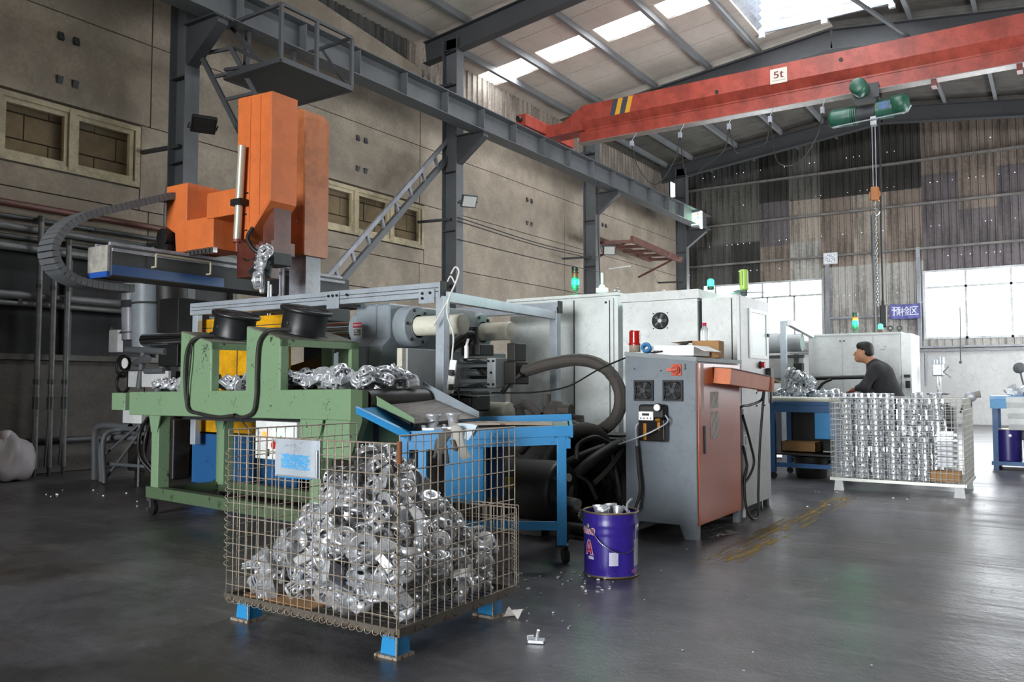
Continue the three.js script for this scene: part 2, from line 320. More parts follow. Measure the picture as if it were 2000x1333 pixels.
function glazed(n, x0, x1, xs, ty, xs2) {
  const w = struct('window_' + n), z = BZ - .02;
  part('window_frame', [span(x0, x1, WY[0], WY[0] + .06, z - .06, z + .05), span(x0, x1, WY[1] - .06, WY[1], z - .06, z + .05), span(x0, x0 + .06, WY[0], WY[1], z - .06, z + .05), span(x1 - .06, x1, WY[0], WY[1], z - .06, z + .05)], mat.frameWhite, w);
  part('transom', span(x0, x1, ty - .03, ty + .03, z - .06, z + .05), mat.frameWhite, w);
  const cut = (list, a, b) => { const e = [x0 + .03, ...list, x1 - .03]; for (const m of list) part('mullion', span(m - .03, m + .03, a, b, z - .06, z + .05), mat.frameWhite, w); for (let i = 0; i + 1 < e.length; i++) part('pane', span(e[i] + .02, e[i + 1] - .02, a + .02, b - .02, z - .05, z - .045), mat.glow, w); };
  cut(xs, ty, WY[1]); cut(xs2 ?? xs, WY[0], ty);
  daylight('window_' + n + '_daylight', x1 - x0 - .1, WY[1] - WY[0] - .1, [(x0 + x1) / 2, (WY[0] + WY[1]) / 2, z - .02], [0, 0, 1], DAY.back);
}
glazed(4, W1[0], W1[1], [-7.75, -6.9], 3.82, [-8.4, -7.6, -6.78]);
glazed(5, W2[0], W2[1], [-2.13, -1.05, .02], 3.83);

// right wall and front wall (behind and beside the camera), with their own openings
const wallR = struct('wall_right', [span(RX, RX + .24, -.2, 8.2, -11, FZ), span(RX, RX + .24, -.2, 1.2, BZ, -11), span(RX, RX + .24, 4.4, 8.2, BZ, -11)], mat.plasterWall);
{ const w = struct('window_6'); const z = []; for (let k = 0; k <= 14; k++) z.push(-11 - k * 15 / 14);
  part('window_frame', [span(RX + .02, RX + .14, 1.2, 1.28, BZ, -11), span(RX + .02, RX + .14, 4.32, 4.4, BZ, -11), span(RX + .02, RX + .14, 2.8, 2.86, BZ, -11), ...z.map((q) => span(RX + .02, RX + .14, 1.2, 4.4, q - .04, q + .04))], mat.frameWhite, w);
  for (let k = 0; k < 14; k++) part('pane', span(RX + .1, RX + .105, 1.28, 4.32, z[k] - .04, z[k + 1] + .04), mat.glow, w);
  daylight('window_6_daylight', 14.8, 3, [RX + .06, 2.8, -18.5], [-1, 0, 0], DAY.right); }
const FD = [-5.6, 2.8, 7.0];
struct('wall_front', [span(WX - .3, FD[0], -.2, 9, FZ, FZ + .24), span(FD[1], RX + .3, -.2, 9, FZ, FZ + .24), span(FD[0], FD[1], FD[2], 9, FZ, FZ + .24)], mat.plasterWall);
{ const w = struct('door_1'); const xs = []; for (let k = 0; k <= 8; k++) xs.push(FD[0] + k * (FD[1] - FD[0]) / 8);
  part('door_frame', [span(FD[0], FD[1], 0, .1, FZ + .02, FZ + .12), span(FD[0], FD[1], FD[2] - .1, FD[2], FZ + .02, FZ + .12), span(FD[0], FD[1], 2.5, 2.6, FZ + .02, FZ + .12), ...xs.map((x) => span(x - .05, x + .05, 0, FD[2], FZ + .02, FZ + .12))], mat.frameWhite, w);
  for (let k = 0; k < 8; k++) part('pane', span(xs[k] + .05, xs[k + 1] - .05, .1, FD[2] - .1, FZ + .1, FZ + .105), mat.glow, w);
  daylight('door_1_daylight', FD[1] - FD[0] - .1, FD[2] - .2, [(FD[0] + FD[1]) / 2, FD[2] / 2, FZ + .06], [0, 0, -1], DAY.front); }

// upper left wall: ribbed sheets above the precast
{ const up = struct('wall_left_upper', span(WX - .34, WX - .3, 6.9, 8.3, BZ, FZ), mat.backing);
  for (let k = 0; k < 26; k++) { const z = -1 - k * .95; const m = part('cladding_panel', sheet(.97, 6.95, 8.12, [7.5], 500 + k), z > -12 ? sheetMats.slate : sheetMats.tan, up); m.rotation.y = Math.PI / 2; m.position.set(WX - .26, 0, z); } }

// columns and rafters
const frames = [18, 12, 6.2, .2, -6.7, -12.6, -18.3, -24.3];
frames.forEach((z, i) => {
  const c = struct('column_' + (i + 1));
  for (const x of [-9.72, 2.35]) {
    part('column_web', span(x - .165, x + .165, 0, roofY(x) - .3, z - .006, z + .006), mat.steel, c);
    part('column_flange', [span(x - .175, x - .16, 0, roofY(x) - .3, z - .11, z + .11), span(x + .16, x + .175, 0, roofY(x) - .3, z - .11, z + .11)], mat.steel, c);
    part('stiffener', [1.2, 3.0, 4.05, 5.2, 6.9, 7.6].map((y) => span(x - .16, x + .16, y - .008, y + .008, z - .1, z + .1)), mat.steelDark, c);
    const s = x < 0 ? 1 : -1;                                             // bracket that carries the crane runway
    part('bracket', [prism([[0, 0], [.62, .45], [.62, .52], [0, .52]].map(([a, b]) => [x + s * (.17 + a), 5.33 + b]), .16).translate(0, 0, z - .08), span(x + s * .17, x + s * .82, 5.85, 5.87, z - .15, z + .15)], mat.steelDark, c);
    part('wall_tie', [4.3, 6.95, 3.0].map((y) => beam([x < 0 ? WX : RX, y, z + .1], [x, y - .02, z + .05], .05, .05)), mat.steelDark, c);
  }
  const r = struct('beam_' + (i + 1)), L = [-10.4, roofY(-10.4) - .16], P = [-3.9, roofY(-3.9) - .16], Q = [2.6, roofY(2.6) - .16];
  for (const [a, b, n] of [[L, P], [Q, P]]) {
    const z0 = z, dn = .42;
    part('rafter_web', [beam([a[0], a[1] - dn / 2, z0], [b[0], b[1] - dn / 2, z0], .012, dn)], mat.steelDark, r);
    part('rafter_flange', [beam([a[0], a[1], z0], [b[0], b[1], z0], .2, .014), beam([a[0], a[1] - dn, z0], [b[0], b[1] - dn, z0], .2, .014)], mat.steelDark, r);
  }
});
// purlins along the building, on top of the rafters
let pn = 0;
for (const x of [-10.2, -9.35, -7.95, -6.6, -5.45, -2.35, -1.2, .15, 1.5, 2.6]) { const y = roofY(x) - .08; struct('beam_' + (frames.length + ++pn), [span(x - .03, x + .03, y - .075, y + .075, BZ, FZ), span(x - .03, x + .05, y - .075, y - .06, BZ, FZ)], mat.purlin); }
struct('beam_30', [beam([-2.4, 8.2, -18.3], [-3.95, 8.35, -12.7], .06, .06)], mat.steel);

// roof panels, one pitch at a time; every eighth strip of the left pitch is translucent
const MX = [-5.25, -2.55], MZ = [-17.7, -6.0];                             // the ridge monitor
const ceil = struct('ceiling', [span(WX - .5, WX - .3, 8.1, 8.3, BZ - .3, FZ + .3), span(RX + .3, RX + .5, 7.9, 8.2, BZ - .3, FZ + .3)], mat.steelDark);
function roofStrip(x0, x1, z0, z1, m, t = .06) { const y0 = roofY(x0), y1 = roofY(x1), g = beam([x0, y0 + t / 2, (z0 + z1) / 2], [x1, y1 + t / 2, (z0 + z1) / 2], Math.abs(z1 - z0) - .012, t); return part('roof_panel', g, m, ceil); }
const PW = .737, SKY = new Set([-14.35, 1.0]);
for (let k = 0, z = FZ + .3 - .46; z > BZ - .3; k++, z -= PW) {
  const zc = z - PW / 2, inM = zc < MZ[1] && zc > MZ[0], sky = Math.abs(zc + 14.98) < PW / 2 || false;
  const far = zc < -18.6 ? mat.roofShaded : mat.roofPanel;
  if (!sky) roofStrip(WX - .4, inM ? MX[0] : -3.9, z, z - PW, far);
  else {
    const xs = [WX - .4, -9.35, -7.95, -6.6, MX[0]];
    for (let j = 0; j < 4; j++) {
      const a = xs[j] + .13, b = xs[j + 1] - .13, w = part('skylight_pane', beam([a, roofY(a) + .03, zc], [b, roofY(b) + .03, zc], PW - .04, .01), mat.glow, ceil);
      const len = Math.hypot(b - a, roofY(b) - roofY(a));
      const l = daylight('skylight_daylight', len - .04, PW - .06, [(a + b) / 2, roofY((a + b) / 2) + .018, zc], [.12, -1, 0], DAY.roof); void w; void l;
    }
    for (const e of xs.slice(1)) roofStrip(e - .13, e + .13, z, z - PW, mat.roofPanel);
    if (!inM) roofStrip(MX[0], -3.9, z, z - PW, mat.roofPanel);
  }
  roofStrip(inM ? MX[1] : -3.9, RX + .4, z, z - PW, mat.roofShaded);
}
{ // ridge monitor: raised translucent roof with louvred sides
  const m = struct('window_7'), y0 = roofY(MX[0]) + .03, y1 = y0 + .95;
  part('monitor_roof', [span(MX[0] - .3, MX[1] + .3, y1 + .02, y1 + .05, MZ[0] - .2, MZ[1] + .2)], mat.steelLight, m);
  const gl = []; for (let k = 0; k < 8; k++) { const a = MZ[1] - .1 - k * (MZ[1] - MZ[0] - .2) / 8, b = a - (MZ[1] - MZ[0] - .2) / 8 + .05; part('monitor_pane', span(MX[0] + .05, MX[1] - .05, y1, y1 + .005, a, b), mat.glow, m); }
  daylight('monitor_daylight', MX[1] - MX[0] - .2, MZ[1] - MZ[0] - .3, [(MX[0] + MX[1]) / 2, y1 - .005, (MZ[0] + MZ[1]) / 2], [0, -1, .0001], DAY.ridge);
  for (const z of MZ) { part('end_pane', span(MX[0] + .1, MX[1] - .1, y0 + .02, y1 - .05, z + (z < -10 ? -.03 : .03), z + (z < -10 ? -.025 : .025)), mat.glow, m);
    part('end_rail', [.0, .22, .45, .9].map((d) => span(MX[0], MX[1], y0 + d, y0 + d + .05, z - .02, z + .03)), mat.steelLight, m);
    part('end_post', [MX[0] + .05, -3.9, MX[1] - .05].map((x) => span(x - .06, x + .06, y0 - .1, y1, z - .02, z + .06)), mat.frameWhite, m); }
  for (const x of MX) { part('louvre', [0, .17, .34, .51, .68].map((d) => box(.16, .012, MZ[1] - MZ[0], x, y0 + .12 + d, (MZ[0] + MZ[1]) / 2, [0, 0, x < -4 ? .6 : -.6])), mat.steelLight, m); part('side_pane', span(x + (x < -4 ? -.12 : .12), x + (x < -4 ? -.115 : .115), y0, y1, MZ[0], MZ[1]), mat.glow, m); }
}
struct('added_shade_wall', span(WX, -7.35, 0, 8.0, .5, .7), mat.plasterWall);   // unseen stub wall, added to keep the doorway's light off the near left wall

// ================= CRANE, RUNWAY, HIGH STEELWORK =================
for (const [x, k] of [[-9.05, 0], [1.68, 1]]) {
  const t = thing('crane_runway', k ? 'grey steel crane runway beam along the right-hand columns' : 'long grey steel crane runway beam with red rail on brackets along the left wall columns', 'crane runway', [x, 0, 0]);
  part('beam_web', span(-.006, .006, 5.88, 6.29, -24.6, 19), mat.steel, t);
  part('flange', [span(-.16, .16, 5.87, 5.885, -24.6, 19)], mat.steel, t); part('flange', [span(-.17, .17, 6.285, 6.30, -24.6, 19)], mat.steel, t);
  part('stiffener', Array.from({ length: 26 }, (_, i) => span(-.15, .15, 5.89, 6.28, 4 - i * 1.1 - .006, 4 - i * 1.1 + .006)), mat.steel, t);
  part('rail', [span(-.025, .025, 6.30, 6.36, -24.6, 19), span(-.04, .04, 6.3, 6.31, -24.6, 19)], mat.redRail, t);
  part('rail_clip', Array.from({ length: 40 }, (_, i) => span(-.08, .08, 6.3, 6.325, 3 - i * .7 - .03, 3 - i * .7 + .03)), mat.redDark, t);
}
{ const z = -15.0, t = thing('overhead_crane', 'red single-girder overhead travelling crane spanning the hall, marked 5t', 'crane');
  const top = 6.83, sec = (s) => prism([[-.22, top], [.22, top], [.22, 6.5], [.09, 6.36], [.09, 6.33], [-.09, 6.33], [-.09, 6.36], [-.22, 6.5]], s);
  const g = sec(9.3); g.rotateY(Math.PI / 2).translate(-8.05, 0, z); part('girder', g, mat.red, t);
  const tp = prism([[-8.05, 6.36], [-8.05, 6.83], [-8.55, 6.56], [-9.0, 6.56], [-9.0, 6.30], [-8.05, 6.33]].reverse(), .4); tp.translate(0, 0, z - .2); part('girder_end', tp, mat.red, t);
  const tq = prism([[1.25, 6.36], [1.25, 6.83], [1.6, 6.6], [1.7, 6.6], [1.7, 6.36]].reverse(), .4); tq.translate(0, 0, z - .2); part('girder_end', tq, mat.red, t);
  part('lower_flange', [span(-8.2, 1.3, 6.10, 6.125, z - .11, z + .11), span(-8.2, 1.3, 6.125, 6.34, z - .075, z + .075)], mat.red, t);
  part('flange_edge', span(-8.2, 1.3, 6.088, 6.1, z - .12, z + .12), paint('#8a7f78'), t);
  for (const x of [-9.05, 1.68]) { part('end_truck', [span(x - .13, x + .13, 6.37, 6.62, z - 1.0, z + 1.0, .02)], mat.red, t); part('buffer', [rod([x, 6.5, z + 1], [x, 6.5, z + 1.12], .05), rod([x, 6.5, z - 1], [x, 6.5, z - 1.12], .05)], mat.black, t);
    for (const q of [-.75, .75]) { const w = new THREE.CylinderGeometry(.13, .13, .09, 18); w.rotateZ(Math.PI / 2).translate(x, 6.45, z + q); part('wheel', w, mat.steelDark, t); } }
  // hazard stripes and capacity plate
  const zf = z + .222;
  for (const [x, c] of [[-7.42, '#3a4450'], [-7.31, '#d8a030'], [-7.2, '#3a4450'], [-7.09, '#d8a030']]) part('hazard_stripe', prism([[x, 6.5], [x + .1, 6.5], [x + .18, 6.82], [x + .08, 6.82]], .002).translate(0, 0, zf - .001), M(c, { rough: .5 }), t);
  const plate = canvasTex(256, 256, (x, w, h) => { x.fillStyle = '#cfc6bb'; x.fillRect(0, 0, w, h); x.fillStyle = '#6e2f2c'; x.textAlign = 'center'; x.font = 'bold 165px sans-serif'; x.fillText('5t', w / 2, 165); x.fillStyle = '#9a8f88'; for (let i = 0; i < 11; i++) x.fillRect(30 + i * 18, 196, 12, 20); });
  const pg = keep(new THREE.PlaneGeometry(.3, .27)); pg.translate(-4.06, 6.62, zf + .004); part('capacity_plate', pg, decal(plate, .6), t, 'white plate reading 5t');
  part('bolt', [[-5.2, 6.55], [-3.0, 6.68]].map(([x, y]) => put(new THREE.CylinderGeometry(.035, .035, .03, 10), x, y, zf, [Math.PI / 2, 0, 0])), mat.black, t);
  part('festoon_bracket', [-1.6, -.4].map((x) => span(x - .04, x + .04, 5.98, 6.1, z - .1, z + .1)), mat.redDark, t);
}
{ const z = -15, x = -2.68, t = thing('electric_hoist', 'green electric wire-rope hoist hanging under the red crane girder', 'hoist', [x, 0, z]);
  const gm = paint('#2b5d4a', { rough: .5 }), R = Math.PI / 2, cyl = (r, l, xx, y, zz, mm, nm) => part(nm, put(new THREE.CylinderGeometry(r, r, l, 22), xx, y, zz, [0, 0, R]), mm, t);
  const motor = part('hoist_motor', [put(lathe([[0, -.2], [.13, -.2], [.155, -.16], [.155, .14], [.12, .2], [0, .2]]), -.38, 5.73, 0, [0, 0, R])], gm, t);
  part('cooling_fin', Array.from({ length: 6 }, (_, i) => put(new THREE.CylinderGeometry(.165, .165, .012, 20), -.28 + i * .03, 5.73, 0, [0, 0, R])), gm, motor);
  cyl(.125, .36, 0, 5.74, 0, mat.steelDark, 'rope_drum'); cyl(.16, .26, .32, 5.76, 0, gm, 'gearbox'); part('end_motor', put(lathe([[0, -.13], [.16, -.13], [.17, .05], [.12, .13], [0, .13]]), .56, 5.8, 0, [0, 0, -R]), gm, t);
  part('nameplate', box(.16, .12, .01, .33, 5.78, .165), paint('#3d5f8c'), t, 'blue plate');
  part('trolley', [span(-.16, .26, 5.95, 5.99, -.16, .16), span(-.16, .26, 5.99, 6.2, .13, .15), span(-.16, .26, 5.99, 6.2, -.15, -.13), ...[-.1, .2].flatMap((q) => [.13, -.13].map((s) => put(new THREE.CylinderGeometry(.055, .055, .05, 14), q, 6.15, s * .75, [R, 0, 0])))], mat.steelDark, t);
  part('travel_motor', put(lathe([[0, -.18], [.11, -.18], [.14, -.14], [.14, .1], [.1, .15], [0, .15]]), -.02, 6.1, .32, [R, 0, 0]), gm, t);
  part('frame_bar', [rod([-.5, 5.56, .1], [.68, 5.62, .1], .012), rod([.68, 5.62, .1], [.74, 5.72, .1], .012)], mat.steelLight, t);
  part('wire_rope', [-.025, .025].map((s) => rod([.14 + s, 5.64, .02], [.14 + s, 4.42, .02], .008, 6)), mat.steelLight, t);
  part('rope_guide', span(.1, .2, 5.5, 5.66, -.04, .08), mat.bareSteel, t);
  const hk = part('hook_block', [span(.075, .205, 4.2, 4.44, -.05, .09, .02), put(new THREE.CylinderGeometry(.09, .09, .06, 16), .14, 4.32, .02, [R, 0, 0])], paint('#9a5a22'), t, 'rusty orange hook block');
  part('hook', [tube([[.14, 4.2, .02], [.14, 4.1, .02], [.2, 4.02, .02], [.16, 3.95, .02], [.09, 4.0, .02]], .018, 20)], mat.bareSteel, hk);
  const links = []; for (let k = 0; k < 34; k++) { const g = new THREE.TorusGeometry(.026, .007, 5, 8); g.scale(.7, 1.15, 1); if (k % 2) g.rotateY(R); links.push(g.translate(.14, 3.95 - k * .046, .02)); }
  part('chain', links, mat.bareSteel, t);
}
solo('pendant_cable', tube([[-2.47, 6.08, -15], [-2.45, 5, -15], [-2.46, 3.6, -15], [-2.44, 2.4, -14.9]], .016, 30), mat.cable, 'dark pendant cable hanging beside the hoist rope', 'cable');
solo('pendant_control', [span(-2.49, -2.39, 2.05, 2.42, -14.95, -14.85, .02), rod([-2.44, 2.42, -14.9], [-2.44, 2.5, -14.9], .025)], mat.black, 'black push-button control at the end of the hanging pendant cable', 'controller');
// loops of festoon cable on the crane
{ const t = thing('festoon_cable', 'thin loops of cable slung under the red crane girder from small trolleys', 'cable');
  const xs = [-6.9, -5.9, -4.95, -4.2, -3.3]; xs.forEach((x) => part('trolley', [span(x - .03, x + .03, 5.78, 5.88, -14.72, -14.66), rod([x, 5.88, -14.69], [x, 6.09, -14.9], .008)], mat.steelLight, t));
  part('loop', xs.slice(0, -1).map((x, i) => tube([[x, 5.8, -14.69], [x + .15, 5.3 - (i % 2) * .3, -14.69], [(x + xs[i + 1]) / 2, 4.95 + (i % 3) * .2, -14.69], [xs[i + 1] - .1, 5.4, -14.69], [xs[i + 1], 5.8, -14.69]], .01, 30, 5)), mat.cable, t); }

// maintenance platform slung under the runway near the first column
{ const t = thing('crane_platform', 'dark steel maintenance platform with railings and lattice stays hung below the runway beam', 'platform');
  const y = 5.2, A = [-9.2, y, -6.95], B = [-8.1, y, -6.95], C = [-8.1, y, -8.2], D = [-9.2, y, -8.2], up = (p, h) => [p[0], p[1] + h, p[2]];
  part('deck', span(-9.2, -8.1, y - .03, y, -8.2, -6.95), mat.steelDark, t);
  part('edge_angle', [beam(A, B, .05, .07), beam(B, C, .05, .07), beam(C, D, .05, .07), beam(D, A, .05, .07)], mat.steelDark, t);
  for (const p of [B, C, [-8.1, y, -7.55]]) part('post', beam(p, up(p, .72), .045, .045), mat.steelDark, t);
  part('rail', [beam(up(B, .72), up(C, .72), .04, .04), beam(up(A, .7), up(B, .72), .04, .04), beam(up(D, .7), up(C, .72), .04, .04)], mat.steelDark, t);
  part('stay', [beam(up(A, .1), [-8.15, y, -7.0], .04, .04), beam([-9.2, y + .75, -7.0], [-8.45, y, -6.98], .045, .045), beam([-9.2, y + .45, -7.1], [-8.4, y + .02, -7.0], .045, .045), beam([-8.7, y + .7, -8.2], [-8.15, y + .05, -8.15], .03, .03)], mat.steelDark, t);
  part('hanger', [beam([-9.05, 5.87, -7.2], [-9.1, y, -7.2], .06, .06), beam([-9.05, 5.87, -8.0], [-9.1, y, -8.0], .06, .06)], mat.steelDark, t);
  part('ladder', [beam([-9.45, 5.5, -6.75], [-8.78, 4.2, -7.0], .06, .06), beam([-9.15, 5.6, -7.0], [-8.5, 4.35, -7.3], .06, .06), ...[0, .25, .5, .75, 1].map((k) => beam([-9.45 + .67 * k, 5.5 - 1.3 * k, -6.75 - .25 * k], [-9.15 + .65 * k, 5.6 - 1.25 * k, -7.0 - .3 * k], .04, .04))], mat.steelDark, t); }
// lattice brace from the second column down behind the machine
{ const t = thing('lattice_brace', 'grey double-angle lattice brace sloping down from the second column in front of the wall', 'brace'), a = [-9.850, 6.029, -12.780], b = [-10.200, 2.911, -9.815];
  const off = [0, .34, 0];
  part('chord', [beam(a, b, .07, .07)], mat.steelLight, t); part('chord', [beam([a[0], a[1] - .3, a[2] - .05], [b[0], b[1] - .3, b[2] - .05], .1, .1)], mat.steel, t);
  part('batten', Array.from({ length: 9 }, (_, i) => { const k = (i + .5) / 9, p = a.map((v, j) => v + (b[j] - v) * k); return beam([p[0], p[1] + .03, p[2] + .03], [p[0], p[1] - .32, p[2] - .12], .05, .05); }), mat.steelLight, t); void off; }
// floodlights
function flood(pos, turn, tilt, name, label, dark) {
  const t = thing('floodlight', label, 'floodlight', pos, turn);
  part('housing', box(.3, .24, .06, 0, 0, 0, [tilt, 0, 0], .012), dark ? mat.black : mat.steelDark, t); part('lens', put(box(.25, .19, .01, 0, 0, .033), 0, 0, 0, [tilt, 0, 0]), dark ? mat.oily : M('#b9bab5', { rough: .25 }), t);
  part('bracket', [rod([-.17, 0, 0], [-.17, -.02, -.14], .01), rod([.17, 0, 0], [.17, -.02, -.14], .01), rod([-.17, -.02, -.14], [.17, -.02, -.14], .01), rod([0, -.02, -.14], [0, -.02, -.32], .012)], mat.steelDark, t);
}
flood([-9.028, 4.485, -12.200], 1.0, .5, 'a', 'square floodlight with pale lens on the second column', false);
flood([-8.868, 4.357, -6.400], 1.1, .9, 'b', 'dark floodlight tilted down on the first column beside the left wall', true);
flood([-9.026, 4.345, -17.900], .6, .4, 'c', 'small pale floodlight on the third column above the white cabinets', false);
// runway end lamp box
{ const p = [-8.900, 6.024, -23.449], t = thing('signal_lamp_box', 'bright white and green lit indicator box at the far end of the runway beam', 'signal light', p);
  part('case', span(-.2, .1, -.22, .22, -.05, .05, .01), mat.steelLight, t); part('lamp_face', span(-.17, .07, -.18, .18, .05, .056), lamp('#c8ffe0', 3), t); part('lamp', put(new THREE.SphereGeometry(.035, 12, 8), .04, .13, .06), lamp('#ff5030', 3), t); part('lamp', put(new THREE.SphereGeometry(.035, 12, 8), .04, .03, .06), lamp('#40ff90', 4), t); part('edge_tube', span(.1, .14, -.3, .22, -.04, .06), lamp('#f4fff8', 5), t);
  const l = new THREE.PointLight('#d8ffe8', 1.2); l.position.set(p[0] + .3, p[1], p[2] + .4); l.shadow.radius = 4; l.castShadow = true; l.name = 'signal_lamp_box_glow'; scene.add(l); }
// pipes along the left wall
const pipesZ = [[3.255, .045, mat.pipeRust, 'rust-red pipe, uppermost of the pipes along the left wall'], [3.10, .03, mat.pipeDark, 'slim dark pipe just under the rust-red pipe on the left wall'], [2.98, .045, mat.pipeGrey, 'thick grey pipe, third from the top of the left wall pipes'], [2.86, .03, mat.pipeDark, 'slim dark pipe, fourth from the top of the left wall pipes'], [2.74, .05, mat.pipeGrey, 'thick grey pipe, lowest of the upper pipe bundle on the left wall']];
for (const [y, r, m, label] of pipesZ) { const t = thing('wall_pipe', label, 'pipe'); const x = -10.36; part('pipe_run', rod([x, y, -2.6], [x, y, -8.9], r, 12), m, t); part('clamp', [-3.4, -5.9, -8.4].map((z) => box(.2, .03, .05, x - .06, y, z)), mat.steelDark, t); }
{ const t = thing('wall_pipe', 'thick dark double pipe crossing the low dark windows on the left wall', 'pipe'); part('pipe_run', [rod([-10.3, 2.16, -2.6], [-10.3, 2.16, -9], .05), rod([-10.3, 2.06, -2.6], [-10.3, 2.06, -9], .03)], mat.pipeGrey, t); part('clamp', [-3.4, -4.95, -6.8].map((z) => box(.22, .14, .05, -10.38, 2.12, z)), mat.steelDark, t); }
{ const t = thing('wall_pipe', 'low dark pipe running along the foot of the left wall', 'pipe'); part('pipe_run', rod([-10.3, .4, -4.6], [-10.3, .42, -6.9], .045), mat.pipeDark, t); part('fitting', [rod([-10.3, .4, -6.05], [-10.3, .4, -6.2], .06), rod([-10.3, .4, -5.0], [-10.3, .4, -5.12], .06)], mat.pipeDark, t); }
[[-5.13, 3.1, 'leftmost of the three upright pipes on the left wall'], [-5.30, 2.99, 'middle one of the three upright pipes on the left wall'], [-5.47, 2.86, 'right-hand one of the three upright pipes on the left wall']].forEach(([z, y, w]) => {
  const t = thing('riser_pipe', w, 'pipe', [-10.2, 0, z]);
  part('pipe_run', rod([0, .1, 0], [0, y, 0], .032, 12), mat.pipeGrey, t); part('fitting', [rod([0, .8, 0], [0, .95, 0], .042), rod([0, 1.1, 0], [0, 1.16, 0], .042), rod([0, 2.25, 0], [0, 2.3, 0], .04), rod([0, y - .04, 0], [0, y + .03, 0], .04), rod([0, y, 0], [-.16, y, 0], .026)], mat.pipeDark, t); part('foot', [rod([0, 0, 0], [0, .12, 0], .02), rod([0, .95, .0], [0.02, .12, .06], .014)], mat.pipeDark, t); });
solo('conduit', [tube([[-10.2, 4.05, -6.95], [-10.32, 3.95, -6.9], [-10.36, 3.7, -6.88], [-10.36, 3.2, -6.88], [-10.36, 2.98, -6.9], [-10.36, 2.9, -7.1], [-10.36, 2.9, -8.4]], .014, 50)], mat.pipeGrey, 'thin grey conduit bending down the left wall beside the first column', 'conduit');
// overhead wires by the second bay
[[-9.400, 4.227, -12.525, 'upper'], [-9.400, 4.050, -12.526, 'middle'], [-9.400, 3.462, -12.529, 'lower']].forEach((a, i) => { const y = [0, -.06, -.35][i]; void a; solo('wire', tube([[-9.5, 4.28 + y * 1.2, -12.5], [-9.5, 4.2 + y, -15.5], [-9.5, 4.25 + y, -18.2]], .012, 30, 5), mat.cable, ['uppermost of three thin wires strung between the second and third columns', 'second of three thin wires strung between the second and third columns', 'lowest of three thin wires strung between the second and third columns'][i], 'wire'); });
solo('drop_cable', tube([[-8.95, 5.86, -17.2], [-8.96, 4.6, -17.2], [-8.94, 3.6, -17.25], [-8.9, 2.6, -17.3]], .014, 30, 5), mat.cable, 'thin black cable hanging from the runway beam above the white cabinets', 'cable');
{ const t = thing('scaffold_shelf', 'rusty brown steel shelf frame on the wall beyond the third column', 'shelf'); const y = 4.75;
  part('bearer', [beam([-9.9, y + .1, -18.6], [-9.9, y, -22.3], .08, .16), beam([-8.9, y, -18.9], [-9.1, y - .05, -22.6], .08, .16)], mat.pipeRust, t); part('cross_bar', [0, .25, .5, .75, 1].map((k) => beam([-9.9, y - .02, -18.8 - 3.4 * k], [-8.95, y - .04, -19 - 3.4 * k], .08, .08)), mat.pipeRust, t); part('leg', [beam([-10.3, y - .5, -19], [-8.95, y, -19], .05, .05), beam([-10.3, y - .5, -22.3], [-9.05, y, -22.3], .05, .05)], mat.pipeRust, t); }
solo('tube_lamp', rod([-9.584, 4.055, -19.000], [-8.994, 4.088, -19.000], .02), M('#e8ece8', { rough: .4 }), 'slim white tube hanging below the rusty shelf frame', 'tube lamp');
